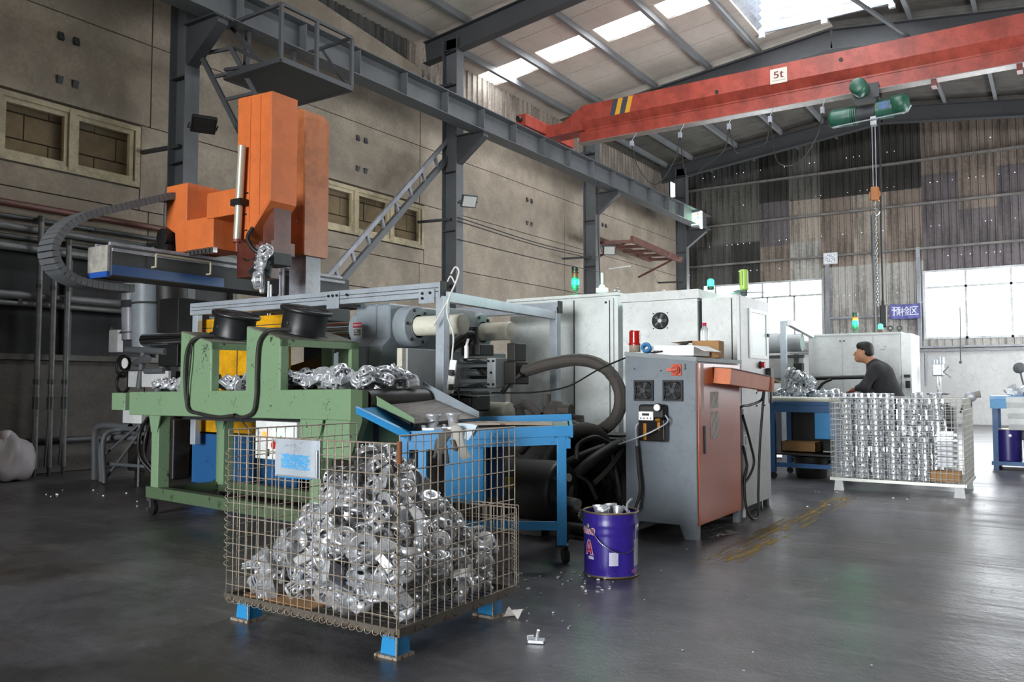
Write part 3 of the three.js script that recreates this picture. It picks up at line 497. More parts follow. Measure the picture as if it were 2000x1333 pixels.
// notice and banner on the back wall
{ const t = thing('notice_board', 'small white square notice fixed to the girt between the back windows', 'sign', [-5.652, 4.868, -25.800]);
  const n = canvasTex(256, 256, (x, w, h) => { x.fillStyle = '#eef0f2'; x.fillRect(0, 0, w, h); x.strokeStyle = '#c9ccd2'; x.lineWidth = 10; x.strokeRect(5, 5, w - 10, h - 10); x.fillStyle = '#6f7ea8'; for (let r = 0; r < 5; r++) for (let c = 0; c < 6; c++) if ((r * 7 + c * 5) % 4) x.fillRect(30 + c * 34, 40 + r * 38, 22, 22); });
  part('board', box(.4, .34, .02), mat.white, t); part('notice_print', keep(new THREE.PlaneGeometry(.37, .31).translate(0, 0, .012)), decal(n), t); }
{ const t = thing('banner', 'blue and white cloth banner with three Chinese characters on the back wall', 'banner', [-3.655, 3.184, -25.750], 0);
  const n = canvasTex(512, 256, (x, w, h) => { x.fillStyle = '#5a5a9c'; x.fillRect(0, 0, w, h); x.fillStyle = '#6a6ca8'; x.fillRect(14, 14, w - 28, h - 28); x.strokeStyle = '#eef0fa'; x.lineWidth = 13; x.lineCap = 'round';
    const L = (ox, ...ps) => ps.forEach((p) => { x.beginPath(); for (let i = 0; i < p.length; i += 2) (i ? x.lineTo : x.moveTo).call(x, ox + p[i], 40 + p[i + 1]); x.stroke(); });
    L(40, [10, 10, 55, 10, 30, 40], [22, 28, 42, 46], [0, 58, 66, 58, 48, 80], [34, 58, 34, 150, 18, 140], [76, 14, 136, 14], [106, 14, 98, 36], [82, 40, 82, 112], [82, 40, 130, 40, 130, 112], [106, 52, 106, 100, 80, 150], [110, 116, 134, 150]);
    L(190, [0, 44, 56, 44], [28, 8, 28, 156], [28, 60, 0, 104], [30, 60, 54, 90], [98, 6, 62, 60], [98, 6, 138, 56], [80, 62, 120, 62], [74, 88, 86, 122], [100, 82, 106, 118], [130, 82, 116, 122], [64, 144, 138, 144]);
    L(345, [134, 14, 6, 14, 6, 146, 138, 146], [36, 44, 100, 116], [102, 40, 34, 118]); });
  const g = keep(new THREE.PlaneGeometry(.78, .42, 24, 8)); const p = g.attributes.position; for (let i = 0; i < p.count; i++) { const u = p.getX(i); p.setZ(i, .012 * Math.sin(u * 14) + .01 * Math.sin(u * 31 + p.getY(i) * 9)); p.setY(i, p.getY(i) - .02 * Math.cos(u * 4) * 1); } g.computeVertexNormals();
  part('cloth', g, decal(n, .8, { side: THREE.DoubleSide }), t); part('cord', [rod([-.39, .2, 0], [-.5, .26, .0], .006), rod([.39, .2, 0], [.48, .24, .0], .006)], mat.cableWhite, t); }
// upright pipe and fan on the back wall
solo('standpipe', [rod([-4.418, 1.856, -25.700], [-4.440, 6.027, -25.700], .045), rod([-4.410, 4.825, -25.700], [-4.406, 5.004, -25.700], .1)], mat.pipeGrey, 'grey upright pipe on the back wall between the two windows', 'pipe');

// ================= CASTINGS =================
const ring = (ri, ro, h, y = 0, seg = 22) => lathe([[ri, 0], [ro, 0], [ro, h], [ri, h], [ri, 0]], seg).translate(0, y, 0);
const around = (n, f, a0 = 0) => Array.from({ length: n }, (_, i) => f(a0 + i / n * Math.PI * 2, i));
const radial = (g, a, r, y) => g.translate(r, y, 0).rotateY(a);
function castingSlotted(o) {                                             // deep end housing: slotted side wall, closed face with bore
  part('housing_wall', [lathe([[.05, 0], [.06, 0], [.06, .012], [.055, .014], [.055, .017], [.05, .017]], 24), lathe([[.022, .056], [.03, .06], [.046, .058], [.055, .05], [.055, .038], [.05, .038], [.05, .047], [.03, .052], [.022, .05], [.022, .056]], 24), ...around(11, (a) => radial(box(.006, .024, .017), a, .0525, .0275)), ring(.016, .024, .034, .03, 16)], mat.cast, o);
  part('ear', around(3, (a) => radial(lathe([[.004, 0], [.013, 0], [.013, .024], [.004, .024], [.004, 0]], 10), a, .066, 0)), mat.cast, o);
}
function castingRing(o) {                                                // flanged ring with bolt holes and ribs
  part('flange', [lathe([[.026, .0], [.06, 0], [.062, .006], [.06, .011], [.04, .012], [.038, .04], [.03, .042], [.026, .038], [.026, 0]], 26)], mat.cast, o);
  part('rib', around(10, (a) => radial(box(.02, .022, .004), a, .047, .02)), mat.cast, o);
  part('port', around(10, (a) => radial(new THREE.CylinderGeometry(.005, .005, .0015, 7), a, .0525, .0125), .3), mat.black, o);
}
function castingCover(o) {                                               // shallow cover with bore, side spout and mounting lug
  part('shell', lathe([[.018, .038], [.024, .044], [.048, .036], [.058, .02], [.06, 0], [.053, 0], [.05, .018], [.03, .034], [.018, .032], [.018, .038]], 24), mat.cast, o);
  part('spout', [put(lathe([[.012, 0], [.018, 0], [.018, .04], [.012, .04], [.012, 0]], 12), .045, .018, 0, [0, 0, -1.2]), box(.04, .012, .07, -.052, .006, 0)], mat.cast, o);
  part('bolt_pad', around(6, (a) => radial(lathe([[0, 0], [.008, 0], [.008, .016], [0, .016]], 8), a, .043, .03)), mat.cast, o);
}
function castingFinned(o) {                                              // finned half shell, its edge cut by a row of slots
  part('fin_block', [prism([[-.06, 0], [.06, 0], [.052, .034], [.02, .05], [-.03, .05], [-.055, .03]], .012, .002).translate(0, 0, -.045), prism([[-.06, 0], [.06, 0], [.052, .034], [.02, .05], [-.03, .05], [-.055, .03]], .012, .002).translate(0, 0, .033), box(.116, .01, .09, 0, .006, 0)], mat.cast, o);
  part('comb', Array.from({ length: 8 }, (_, i) => box(.007, .03, .07, -.05 + i * .0142, .022, 0)), mat.cast, o);
  part('boss', [lathe([[.006, 0], [.02, 0], [.02, .05], [.012, .056], [.006, .05], [.006, 0]], 16).translate(.01, .01, 0)], mat.cast, o);
}
const CK = [['aluminium_casting', castingSlotted], ['aluminium_casting', castingRing], ['aluminium_casting', castingCover], ['aluminium_casting', castingFinned]];
const protos = {};
function casting(kind, pos, rot, label, group, s = 1) {
  let o;
  if (!protos[kind]) { o = thing('aluminium_casting', label, 'casting', pos, 0, group); CK[kind][1](o); protos[kind] = o; }
  else { o = copy(protos[kind], pos, 0, label, group); }
  o.rotation.set(...rot); o.scale.setScalar(s); return o;
}
// drop spheres one by one; each comes to rest on those below it
function heap({ n, x0, x1, z0, z1, y0, r, target, seed, tries = 16 }) {
  const R = rng(seed), s = [];
  for (let k = 0; k < n * 14 && s.length < n; k++) {
    let best = null;
    let x = x0 + r + R() * (x1 - x0 - 2 * r), z = z0 + r + R() * (z1 - z0 - 2 * r);
    for (let t = 0; t < tries; t++) {
      const xx = Math.min(x1 - r, Math.max(x0 + r, x + (t ? (R() - .5) * .08 : 0))), zz = Math.min(z1 - r, Math.max(z0 + r, z + (t ? (R() - .5) * .08 : 0)));
      let y = y0 + r * .5; for (const q of s) { const d2 = (q[0] - xx) ** 2 + (q[2] - zz) ** 2; if (d2 < 4 * r * r) y = Math.max(y, q[1] + Math.sqrt(4 * r * r - d2) * .82); }
      if (!best || y < best[1]) best = [xx, y, zz];
    }
    if (best[1] < y0 + target(best[0], best[2])) s.push(best);
  }
  return { list: s, R };
}

// ================= FRONT WIRE CAGE AND ITS HEAP =================
function wires(a, b, up, nU, nV, r, seg = 5) {                           // grid between corner a, direction to b, height vector
  const A = V(...a), B = V(...b), U = V(...up), out = [], p = (u, v) => { const q = A.clone().lerp(B, u).addScaledVector(U, v); return [q.x, q.y, q.z]; };
  for (let i = 0; i <= nU; i++) out.push(rod(p(i / nU, 0), p(i / nU, 1), r, seg));
  for (let j = 0; j <= nV; j++) out.push(rod(p(0, j / nV), p(1, j / nV), j === nV || j === 0 ? r * 1.5 : r, seg));
  return out;
}
const coil = (x, z, y0, y1, rr, turns, r) => tube(Array.from({ length: turns * 6 + 1 }, (_, i) => { const a = i / 6 * Math.PI * 2; return [x + rr * Math.cos(a), y0 + (y1 - y0) * i / (turns * 6), z + rr * Math.sin(a)]; }), r, turns * 10, 4);
{ const x0 = -3.29, x1 = -2.235, z1 = -2.545, z0 = -3.40, t = thing('wire_cage', 'rusty steel wire mesh cage on short blue legs, heaped with aluminium castings', 'wire cage', [0, 0, 0]), m = mat.wireDark;
  part('front_panel', wires([x0, .105, z1], [x1, .105, z1], [0, .755, 0], 24, 12, .0026), m, t);
  part('left_panel', wires([x0, .115, z1], [x0, .115, z0], [0, .77, 0], 15, 12, .0026), m, t);
  part('right_panel', wires([x1, .125, z1 - .01], [x1, .125, z0], [0, .765, 0], 17, 11, .0028), m, t);
  part('low_back_panel', wires([x0, .125, z0], [x1 + .01, .125, z0], [0, .375, 0], 24, 6, .0026), m, t);
  part('folded_flap', wires([x0 + .3, .14, z0 - .02], [x1 + .01, .14, z0 - .02], [0, .37, 0], 18, 6, .0024), m, t);
  part('base_grid', [...wires([x0, .115, z1], [x0, .115, z0], [x1 - x0, 0, 0], 20, 8, .003), beam([x0, .11, z1], [x1, .11, z1], .012, .03), beam([x1, .11, z1], [x1, .11, z0], .03, .035), beam([x0, .11, z0], [x1, .11, z0], .03, .03), beam([x0, .11, z1], [x0, .11, z0], .03, .03)], M('#6f6a63', { map: T.rust, size: .2, rough: .5, metal: .3 }), t);
  for (const [x, z, y0, y1] of [[x0, z1, .25, .8], [x1, z1, .18, .8], [x0, z0, .2, .5], [x1, z0, .2, .48]]) part('corner_spiral', coil(x, z, y0, y1, .013, 16, .0022), m, t);
  part('hinge_loops', Array.from({ length: 24 }, (_, i) => { const g = new THREE.TorusGeometry(.014, .0022, 4, 9); return g.rotateY(.9).translate(x0 + .03 + i * .0435, .098, z1); }), m, t).userData.kind = 'stuff';
  for (const [x, z] of [[x0 + .075, z1 - .075], [x1 - .06, z1 - .06], [x0 + .075, z0 + .075], [x1 - .075, z0 + .1]]) {
    const leg = part('leg', [prism([[-.045, 0], [.045, 0], [.03, .1], [-.03, .1]], .006).translate(x, 0, z + .035), prism([[-.04, 0], [.04, 0], [.03, .1], [-.03, .1]], .006).rotateY(Math.PI / 2).translate(x + .04, 0, z)], mat.blue, t);
    part('foot', [span(x - .06, x + .06, 0, .012, z - .05, z + .06), rod([x + .045, .1, z + .045], [x + .05, .005, z + .05], .004)], mat.wireDark, leg); }
  part('corner_socket', rod([x1 + .004, .78, z1 - .004], [x1 + .004, .87, z1 - .004], .011, 10), M('#7b4a2c', { rough: .8 }), t); }
{ const t = thing('cage_label_plate', 'dented grey plate with worn blue paint wired to the front of the heaped cage', 'sign plate', [-2.808, .775, -2.535]);
  const g = new THREE.PlaneGeometry(.275, .165, 14, 8), p = g.attributes.position, r = rng(5); for (let i = 0; i < p.count; i++) p.setZ(i, .004 * Math.sin(p.getX(i) * 31) + .004 * r()); g.computeVertexNormals();
  const n = canvasTex(512, 308, (x, w, h) => { x.fillStyle = '#a9b2bb'; x.fillRect(0, 0, w, h); const q = rng(77); x.fillStyle = '#4aa0d8'; for (let i = 0; i < 620; i++) { const u = 60 + q() * 330, v = 120 + q() * 120 + (u - 220) * .02; x.globalAlpha = .55; x.fillRect(u, v, 8 + q() * 26, 3 + q() * 9); } x.globalAlpha = .6; x.fillStyle = '#8a9098'; for (let i = 0; i < 500; i++) x.fillRect(q() * w, q() * h, 1 + q() * 5, 1 + q() * 3); x.globalAlpha = .9; x.strokeStyle = '#6d747c'; x.lineWidth = 3; for (let i = 0; i < 9; i++) { x.beginPath(); let a = 120 + q() * 200, b = 20 + q() * 60; x.moveTo(a, b); for (let k = 0; k < 4; k++) { a += (q() - .5) * 50; b += (q() - .5) * 30; x.lineTo(a, b); } x.stroke(); } });
  part('plate', keep(g), decal(n, .4, { side: THREE.DoubleSide, metalness: .2 }), t); part('rolled_edge', [rod([.125, -.08, .004], [.125, .04, .004], .006), beam([-.135, -.08, .003], [.12, -.08, .003], .006, .006)], mat.zinc, t); part('blue_edge', beam([-.12, -.084, .001], [.09, -.084, .001], .004, .008), mat.blue, t); part('tie_wire', [rod([-.12, .08, 0], [-.12, .095, -.012], .002), rod([.12, .08, 0], [.12, .095, -.012], .002)], mat.wireDark, t); }
{ const T0 = (x, z) => .50 * Math.exp(-(((x + 2.80) / .28) ** 2 + ((z + 2.98) / .36) ** 2)) + .17 + .12 * Math.exp(-(((x + 2.45) / .32) ** 2)) - .05 * smooth(-3.12, -3.28, x);
  const { list, R } = heap({ n: 520, x0: -3.26, x1: -2.26, z0: -3.36, z1: -2.575, y0: .135, r: .041, target: (x, z) => T0(x, z) - .06, seed: 9 });
  const lab = ['bowl-shaped aluminium casting with slotted side in the heap inside the front cage', 'open flanged aluminium ring casting in the heap inside the front cage', 'shallow aluminium cover casting with round bore in the heap inside the front cage', 'finned aluminium half-shell casting with comb slots in the heap inside the front cage'], grp = ['slotted castings heaped in the front cage', 'ring castings heaped in the front cage', 'cover castings heaped in the front cage', 'finned castings heaped in the front cage'];
  list.forEach((p) => { const deep = p[1] < .135 + T0(p[0], p[2]) - .15 && p[2] < -2.72 && p[0] < -2.42 && p[0] > -3.1; const k = R() < .4 ? 0 : R() < .3 ? 1 : R() < .45 ? 2 : 3, e = [(R() - .5) * 5, R() * 6, (R() - .5) * 5]; if (!deep) casting(k, p, e, lab[k], grp[k], .82 + R() * .2); });
}
solo('cardboard_liner', span(-3.2, -2.75, .118, .126, -2.75, -2.57), mat.card, 'scrap of brown cardboard lying on the floor of the front cage', 'cardboard');

// ================= GREEN COOLING CONVEYOR =================
{ const t = thing('cooling_conveyor', 'green steel cooling conveyor with two hoods carrying castings beside the machine', 'conveyor', [-6.87, 0, -4.25], -5.4 * Math.PI / 180), g = mat.green;
  const sl = (x) => .012 * x;
  for (const z of [0, -.68]) part('side_beam', prism([[.02, .836], [2.98, .868], [2.98, 1.066], [.02, 1.029]], .06, .004).translate(0, 0, z - .06), g, t);
  part('end_block', span(-.32, -.07, .87, 1.025, -.12, 0, .006), g, t); part('end_drum', put(new THREE.CylinderGeometry(.075, .075, .6, 20), -.05, .95, -.36, [Math.PI / 2, 0, 0]), mat.steelDark, t);
  part('belt', [beam([-.05, 1.028, -.36], [3.02, 1.066, -.36], .56, .012), put(new THREE.CylinderGeometry(.085, .085, .56, 24), 3.02, .985, -.36, [Math.PI / 2, 0, 0])], mat.oily, t);
  part('end_cover', prism([[2.98, .60], [3.1, .86], [3.1, 1.06], [2.98, 1.066]], .05).translate(0, 0, -.05), mat.greenDark, t);
  for (const [x0, x1] of [[.862, 1.305], [1.793, 2.2]]) {
    const yL = 1.527, yR = 1.425, zb = -.72, h = part('hood', [prism([[x0, 1.03], [x1, 1.045], [x1, yR], [x0, yL]], .02, .003).translate(0, 0, -.02), prism([[x0, 1.03], [x0 + .12, 1.03], [x0 + .12, yL - .02], [x0, yL]], .02, .003).translate(0, 0, zb)], g, t);
    const rx = x1 + (x0 > 1.5 ? .0 : 0);
    part('hood_roof', beam([x0, yL, zb / 2], [rx, yR, zb / 2], Math.abs(zb), .02), M('#74786a', { map: T.grime, size: .5, rough: .85 }), h, 'dusty grey-green roof');
    part('mouth_frame', [span(rx - .02, rx + .02, 1.045, yR, -.06, 0), span(rx - .02, rx + .02, 1.05, yR, zb, zb + .07), span(rx - .02, rx + .02, yR - .05, yR, zb, 0)], g, h);
    part('far_wall', prism([[x0 + .2, 1.05], [rx, 1.05], [rx, yR], [x0 + .2, yL - .06]], .015).translate(0, 0, zb), mat.greenDark, h);
  }
  for (const [x, y0] of [[.47, .836], [2.62, .86]]) for (const z of [-.05, -.66]) { const l = part('leg', span(x - .06, x + .06, .2, y0, z - .05, z + .05, .004), g, t); part('gusset', prism([[-.09, .0], [.09, 0], [.05, -.14], [-.05, -.14]], .01).translate(x, y0, z + .05), g, l); }
  part('right_box', [span(2.42, 2.97, .6, .87, -.5, -.02, .006)], g, t); part('box_slot', span(2.5, 2.62, .8, .865, -.02, -.015), mat.black, t);
  for (const z of [-.03, -.66]) part('floor_rail', [span(.35, 2.95, .14, .235, z - .04, z + .04, .004)], mat.greenDark, t);
  for (const x of [.4, 2.85]) part('cross_rail', span(x - .04, x + .04, .15, .22, -.66, -.03), mat.greenDark, t);
  for (const [x, z] of [[.42, -.02], [2.8, -.02], [.42, -.66], [2.8, -.66]]) { const w = part('caster', [put(new THREE.CylinderGeometry(.062, .062, .035, 18), x, .062, z, [Math.PI / 2, 0, 0])], mat.black, t); part('fork', [span(x - .03, x + .03, .12, .14, z - .04, z + .04), span(x - .015, x + .015, .06, .13, z + .02, z + .027), span(x - .015, x + .015, .06, .13, z - .027, z - .02)], mat.steelDark, w); }
  part('belt_support', [span(.1, 2.9, .8, .84, -.5, -.44), span(.1, 2.9, .8, .84, -.3, -.24)], mat.steelDark, t);
  // control box hanging under the belt
  const bx = part('control_box', span(1.83, 2.33, .55, .83, -.25, -.06, .006), mat.cabWhite, t, 'white control box with lit buttons');
  [['#ff7a3a', 1.96, 2.5], ['#aaffd0', 2.09, 2.5], ['#e8fff4', 2.22, 1.2]].forEach(([c, x, k]) => part('button', put(new THREE.CylinderGeometry(.018, .018, .02, 12), x, .735, -.05, [Math.PI / 2, 0, 0]), lamp(c, k), bx));
  part('emergency_button', [put(new THREE.CylinderGeometry(.03, .024, .03, 14), 2.1, .66, -.045, [Math.PI / 2, 0, 0])], M('#c02020', { rough: .4 }), bx); part('key_switch', box(.02, .05, .02, 2.0, .6, -.05), mat.black, bx); }
function fan(pos, label) {
  const t = thing('extractor_fan', label, 'fan', pos, 0); t.rotation.set(0, -5.4 * Math.PI / 180, -.24);
  part('housing', lathe([[.16, 0], [.19, 0], [.19, .012], [.168, .015], [.168, .175], [.195, .178], [.2, .2], [.185, .21], [.165, .2], [.16, .0]], 40), mat.fanBlack, t);
  part('grille', [...Array.from({ length: 8 }, (_, i) => new THREE.TorusGeometry(.022 + i * .021, .0028, 4, 32).rotateX(Math.PI / 2).translate(0, .214 - i * .0012, 0)), ...around(8, (a) => rod([.02 * Math.cos(a), .215, .02 * Math.sin(a)], [.185 * Math.cos(a), .204, .185 * Math.sin(a)], .003, 5))], mat.black, t);
  part('motor', lathe([[0, .03], [.05, .03], [.05, .15], [.02, .18], [0, .18]], 18), mat.steelDark, t);
  part('blade', around(5, (a) => { const g = box(.1, .004, .06, 0, 0, 0, [.5, 0, 0]); return g.translate(.095, .12, 0).rotateY(a); }), mat.steelDark, t);
  part('gland', [put(new THREE.CylinderGeometry(.012, .012, .02, 8), .03, .09, .168, [Math.PI / 2, 0, 0])], mat.bareSteel, t);
}
{ const c = Math.cos(5.4 * Math.PI / 180), s = Math.sin(5.4 * Math.PI / 180), W = (x, y, z) => [-6.87 + x * c - z * s, y, -4.25 + x * s + z * c];
  fan(W(1.04, 1.495, -.36), 'black round extractor fan on the left hood of the green conveyor');
  fan(W(1.985, 1.482, -.36), 'black round extractor fan on the right hood of the green conveyor, nearer the robot post');
  const cord = (pts, r) => tube(pts.map((p) => W(...p)), r, pts.length * 8);
  solo('fan_cord', [cord([[1.18, 1.49, -.1], [1.12, 1.47, .02], [1.02, 1.4, .03], [.98, 1.25, .03], [1.0, 1.0, .03], [1.04, .9, .03], [1.2, .87, .03], [1.5, .85, .035], [1.7, .87, .03]], .014), cord([[1.06, 1.47, .02], [1.06, 1.3, .03], [1.03, 1.1, .03], [1.02, .95, .03]], .007)], mat.rubber, 'black rubber cord looping down from the left fan over the green beam', 'cord');
  solo('fan_cord', [cord([[2.2, 1.5, -.1], [2.1, 1.49, .02], [2.0, 1.42, .03], [1.97, 1.2, .03], [1.965, 1.0, .03], [1.93, .9, .03], [1.8, .855, .03], [1.72, .86, .035]], .014), cord([[1.74, .87, .03], [1.83, .8, .03], [1.9, .74, .01]], .006)], mat.rubber, 'black rubber cord hanging from the right fan down the green beam', 'cord');
  // castings riding the belt
  const R = rng(41), lab = 'bright aluminium casting riding in the row on the green conveyor belt', grp = 'castings on the conveyor belt';
  for (let x = .12; x < 3.0; x += .082) for (const z of [-.14, -.26, -.38, -.5]) { const hi = x > 1.9 && R() < .45 ? 2 : 1; for (let k = 0; k < hi; k++) if (R() < (x > 2.1 ? .95 : .7)) casting(R() < .4 ? 0 : R() < .4 ? 2 : 3, W(x + R() * .03, 1.075 + .012 * x + k * .05 + R() * .02, z + (R() - .5) * .05), [(R() - .5) * 2, R() * 6, (R() - .5) * 2], lab, grp, .86 + .2 * R()); } }

// chute from the belt down to the blue table
function slab(p, t) {                                                    // four corners (in order), thickness below
  const q = p.map((v) => V(...v)), n = V().crossVectors(q[1].clone().sub(q[0]), q[3].clone().sub(q[0])).normalize().multiplyScalar(t), lo = q.map((v) => v.clone().sub(n)), f = [];
  const quad = (a, b, c, d) => f.push(a, b, c, a, c, d);
  quad(q[0], q[1], q[2], q[3]); quad(lo[3], lo[2], lo[1], lo[0]);
  for (let i = 0; i < 4; i++) { const j = (i + 1) % 4; quad(q[i], lo[i], lo[j], q[j]); }
  const g = new THREE.BufferGeometry(); g.setAttribute('position', new THREE.BufferAttribute(new Float32Array(f.flatMap((v) => [v.x, v.y, v.z])), 3)); g.computeVertexNormals(); return g;
}
{ const t = thing('discharge_chute', 'sloping bare steel chute from the conveyor end down to the blue table', 'chute');
  const A = [-3.92, 1.0, -4.12], B = [-3.86, 1.03, -4.66], C = [-3.28, .875, -4.55], D = [-3.36, .86, -3.98];
  part('chute_plate', slab([A, D, C, B], .006), mat.chute, t);
  const up = (p, h) => [p[0], p[1] + h, p[2]];
  part('side_flange', slab([up(A, .07), up(D, .03), D, A], .004), mat.green, t); part('side_flange', slab([B, C, up(C, .04), up(B, .09)], .006), mat.machGrey, t);
  part('support', [beam([-3.9, 0, -4.62], [-3.9, 1.0, -4.62], .04, .04), beam([-3.9, 0, -4.2], [-3.9, .98, -4.2], .04, .04)], mat.steelDark, t); }

// ================= BLUE WORK TABLE =================
{ const t = thing('work_table', 'blue steel work table on casters between the cage and the purple pail', 'table', [-2.55, 0, -4.48], Math.PI / 6), b = mat.blue;
  const top = (x) => .845 + .04 * x;                                      // a shallow fall to the left
  part('table_top', slab([[-1.0, top(-1), 0], [0, top(0), 0], [0, top(0), -.72], [-1.0, top(-1), -.72]], .012), mat.chute, t, 'scuffed bare steel top');
  part('apron', [beam([-1.0, top(-1) - .03, .0], [.03, top(0) - .03, .0], .02, .065), beam([-1, top(-1) - .09, -.02], [0, top(0) - .09, -.02], .03, .05)], b, t);
  part('apron', [beam([.02, .81, 0], [.02, .81, -.72], .02, .075), beam([0, .735, 0], [0, .735, -.72], .03, .06)], b, t); part('back_rim', beam([-.8, .84, -.72], [.03, .868, -.72], .02, .05), b, t);
  part('raised_lip', [slab([[-1.32, .965, .015], [-.98, .805, .015], [-.98, .755, .0], [-1.32, .925, 0]], .02), slab([[-1.32, .95, 0], [-.98, .80, 0], [-.98, .80, -.3], [-1.25, .95, -.3]], .006)], b, t);
  for (const [x, z] of [[-.04, -.03], [-1.02, -.04], [-.04, -.69], [-1.02, -.69]]) { const l = part('leg', span(x - .03, x + .03, .11, .78, z - .03, z + .03, .004), b, t); part('caster', [put(new THREE.CylinderGeometry(.05, .05, .03, 16), x + .02, .05, z, [0, .3, Math.PI / 2]), span(x - .04, x + .04, .1, .112, z - .04, z + .04), beam([x, .1, z], [x + .02, .05, z + .0], .05, .02)], mat.black, l); }
  part('stretcher', [span(-.06, -.02, .19, .25, -.69, -.03)], b, t); part('stretcher', span(-.9, -.05, .2, .25, -.06, -.02), b, t);
  const c = part('under_cabinet', span(-.775, -.525, .36, .72, -.4, -.04, .006), b, t); part('cabinet_side', span(-.524, -.42, .36, .7, -.42, -.3, .004), mat.blueDark, c);
  part('table_plate', span(-.75, -.1, .842, .85, -.5, -.15), M('#b7aa9d', { map: T.rust, size: .5, rough: .6 }), t); }
{ const t = thing('work_glove', 'pair of grey and white work gloves draped over the blue table edge', 'gloves', [-2.880, 0.813, -3.780], Math.PI / 6);
  const sh = (pts, o) => { const c = curve(pts), g = new THREE.TubeGeometry(c, 40, .034, 12), p = g.attributes.position; for (let i = 0; i < p.count; i++) { const y = p.getY(i); p.setZ(i, p.getZ(i) * .45 + o + .006 * Math.sin(y * 70 + p.getX(i) * 40)); p.setX(i, p.getX(i) + .012 * Math.sin(y * 30)); } g.computeVertexNormals(); return g; };
  const fing = (a, b, r) => [rod(a, b, r, 8, r * .85), new THREE.SphereGeometry(r * .95, 8, 6).translate(...b)];
  part('cuff', [sh([[-.02, .03, -.03], [.0, .012, .0], [.03, -.05, .0], [.055, -.13, .0]], .03)], M('#e4e2dc', { rough: .95, bump: T.grain, bsize: .05, bumpScale: .003 }), t);
  part('palm', [sh([[-.05, .02, -.02], [-.07, -.03, .0], [-.085, -.1, .0]], .036), ...fing([-.06, -.06, .036], [-.045, -.15, .04], .012), ...fing([-.085, -.08, .036], [-.085, -.16, .04], .012), ...fing([-.105, -.06, .036], [-.12, -.12, .04], .012), ...fing([-.02, -.03, .04], [.0, -.075, .05], .015)], M('#7e7c7a', { rough: .95, bump: T.grain, bsize: .05, bumpScale: .003 }), t);
  part('fold', [sh([[-.01, .03, -.05], [.05, .028, -.04], [.1, .02, -.03]], -.02), slab([[.05, .03, .02], [.11, .03, .02], [.07, -.03, .034], [.05, -.02, .034]], .006)], M('#cfe0ea', { rough: .95 }), t); }
for (const [px, k] of [[-.86, 0], [-.74, 1]]) { const c = Math.cos(Math.PI / 6), s = Math.sin(Math.PI / 6), x = px, z = -.14 - .05 * k, t = thing('cast_sprue', k ? 'right-hand one of two upright cup-shaped cast pieces on the blue table' : 'left-hand one of two upright cup-shaped cast pieces on the blue table', 'casting', [-2.55 + x * c + z * s, .832 + .04 * x + .012, -4.48 - x * s + z * c]); part('cup', lathe([[.0, .012], [.03, .012], [.034, .06], [.044, .085], [.05, .088], [.05, .1], [.042, .1], [.03, .09], [0, .08]], 20), mat.cast, t); part('runner', [box(.1, .012, .06, .0, .006, .02, .3), box(.05, .02, .02, .06, .01, .03, .8), box(.03, .03, .012, -.05, .014, .035)], mat.cast, t); }

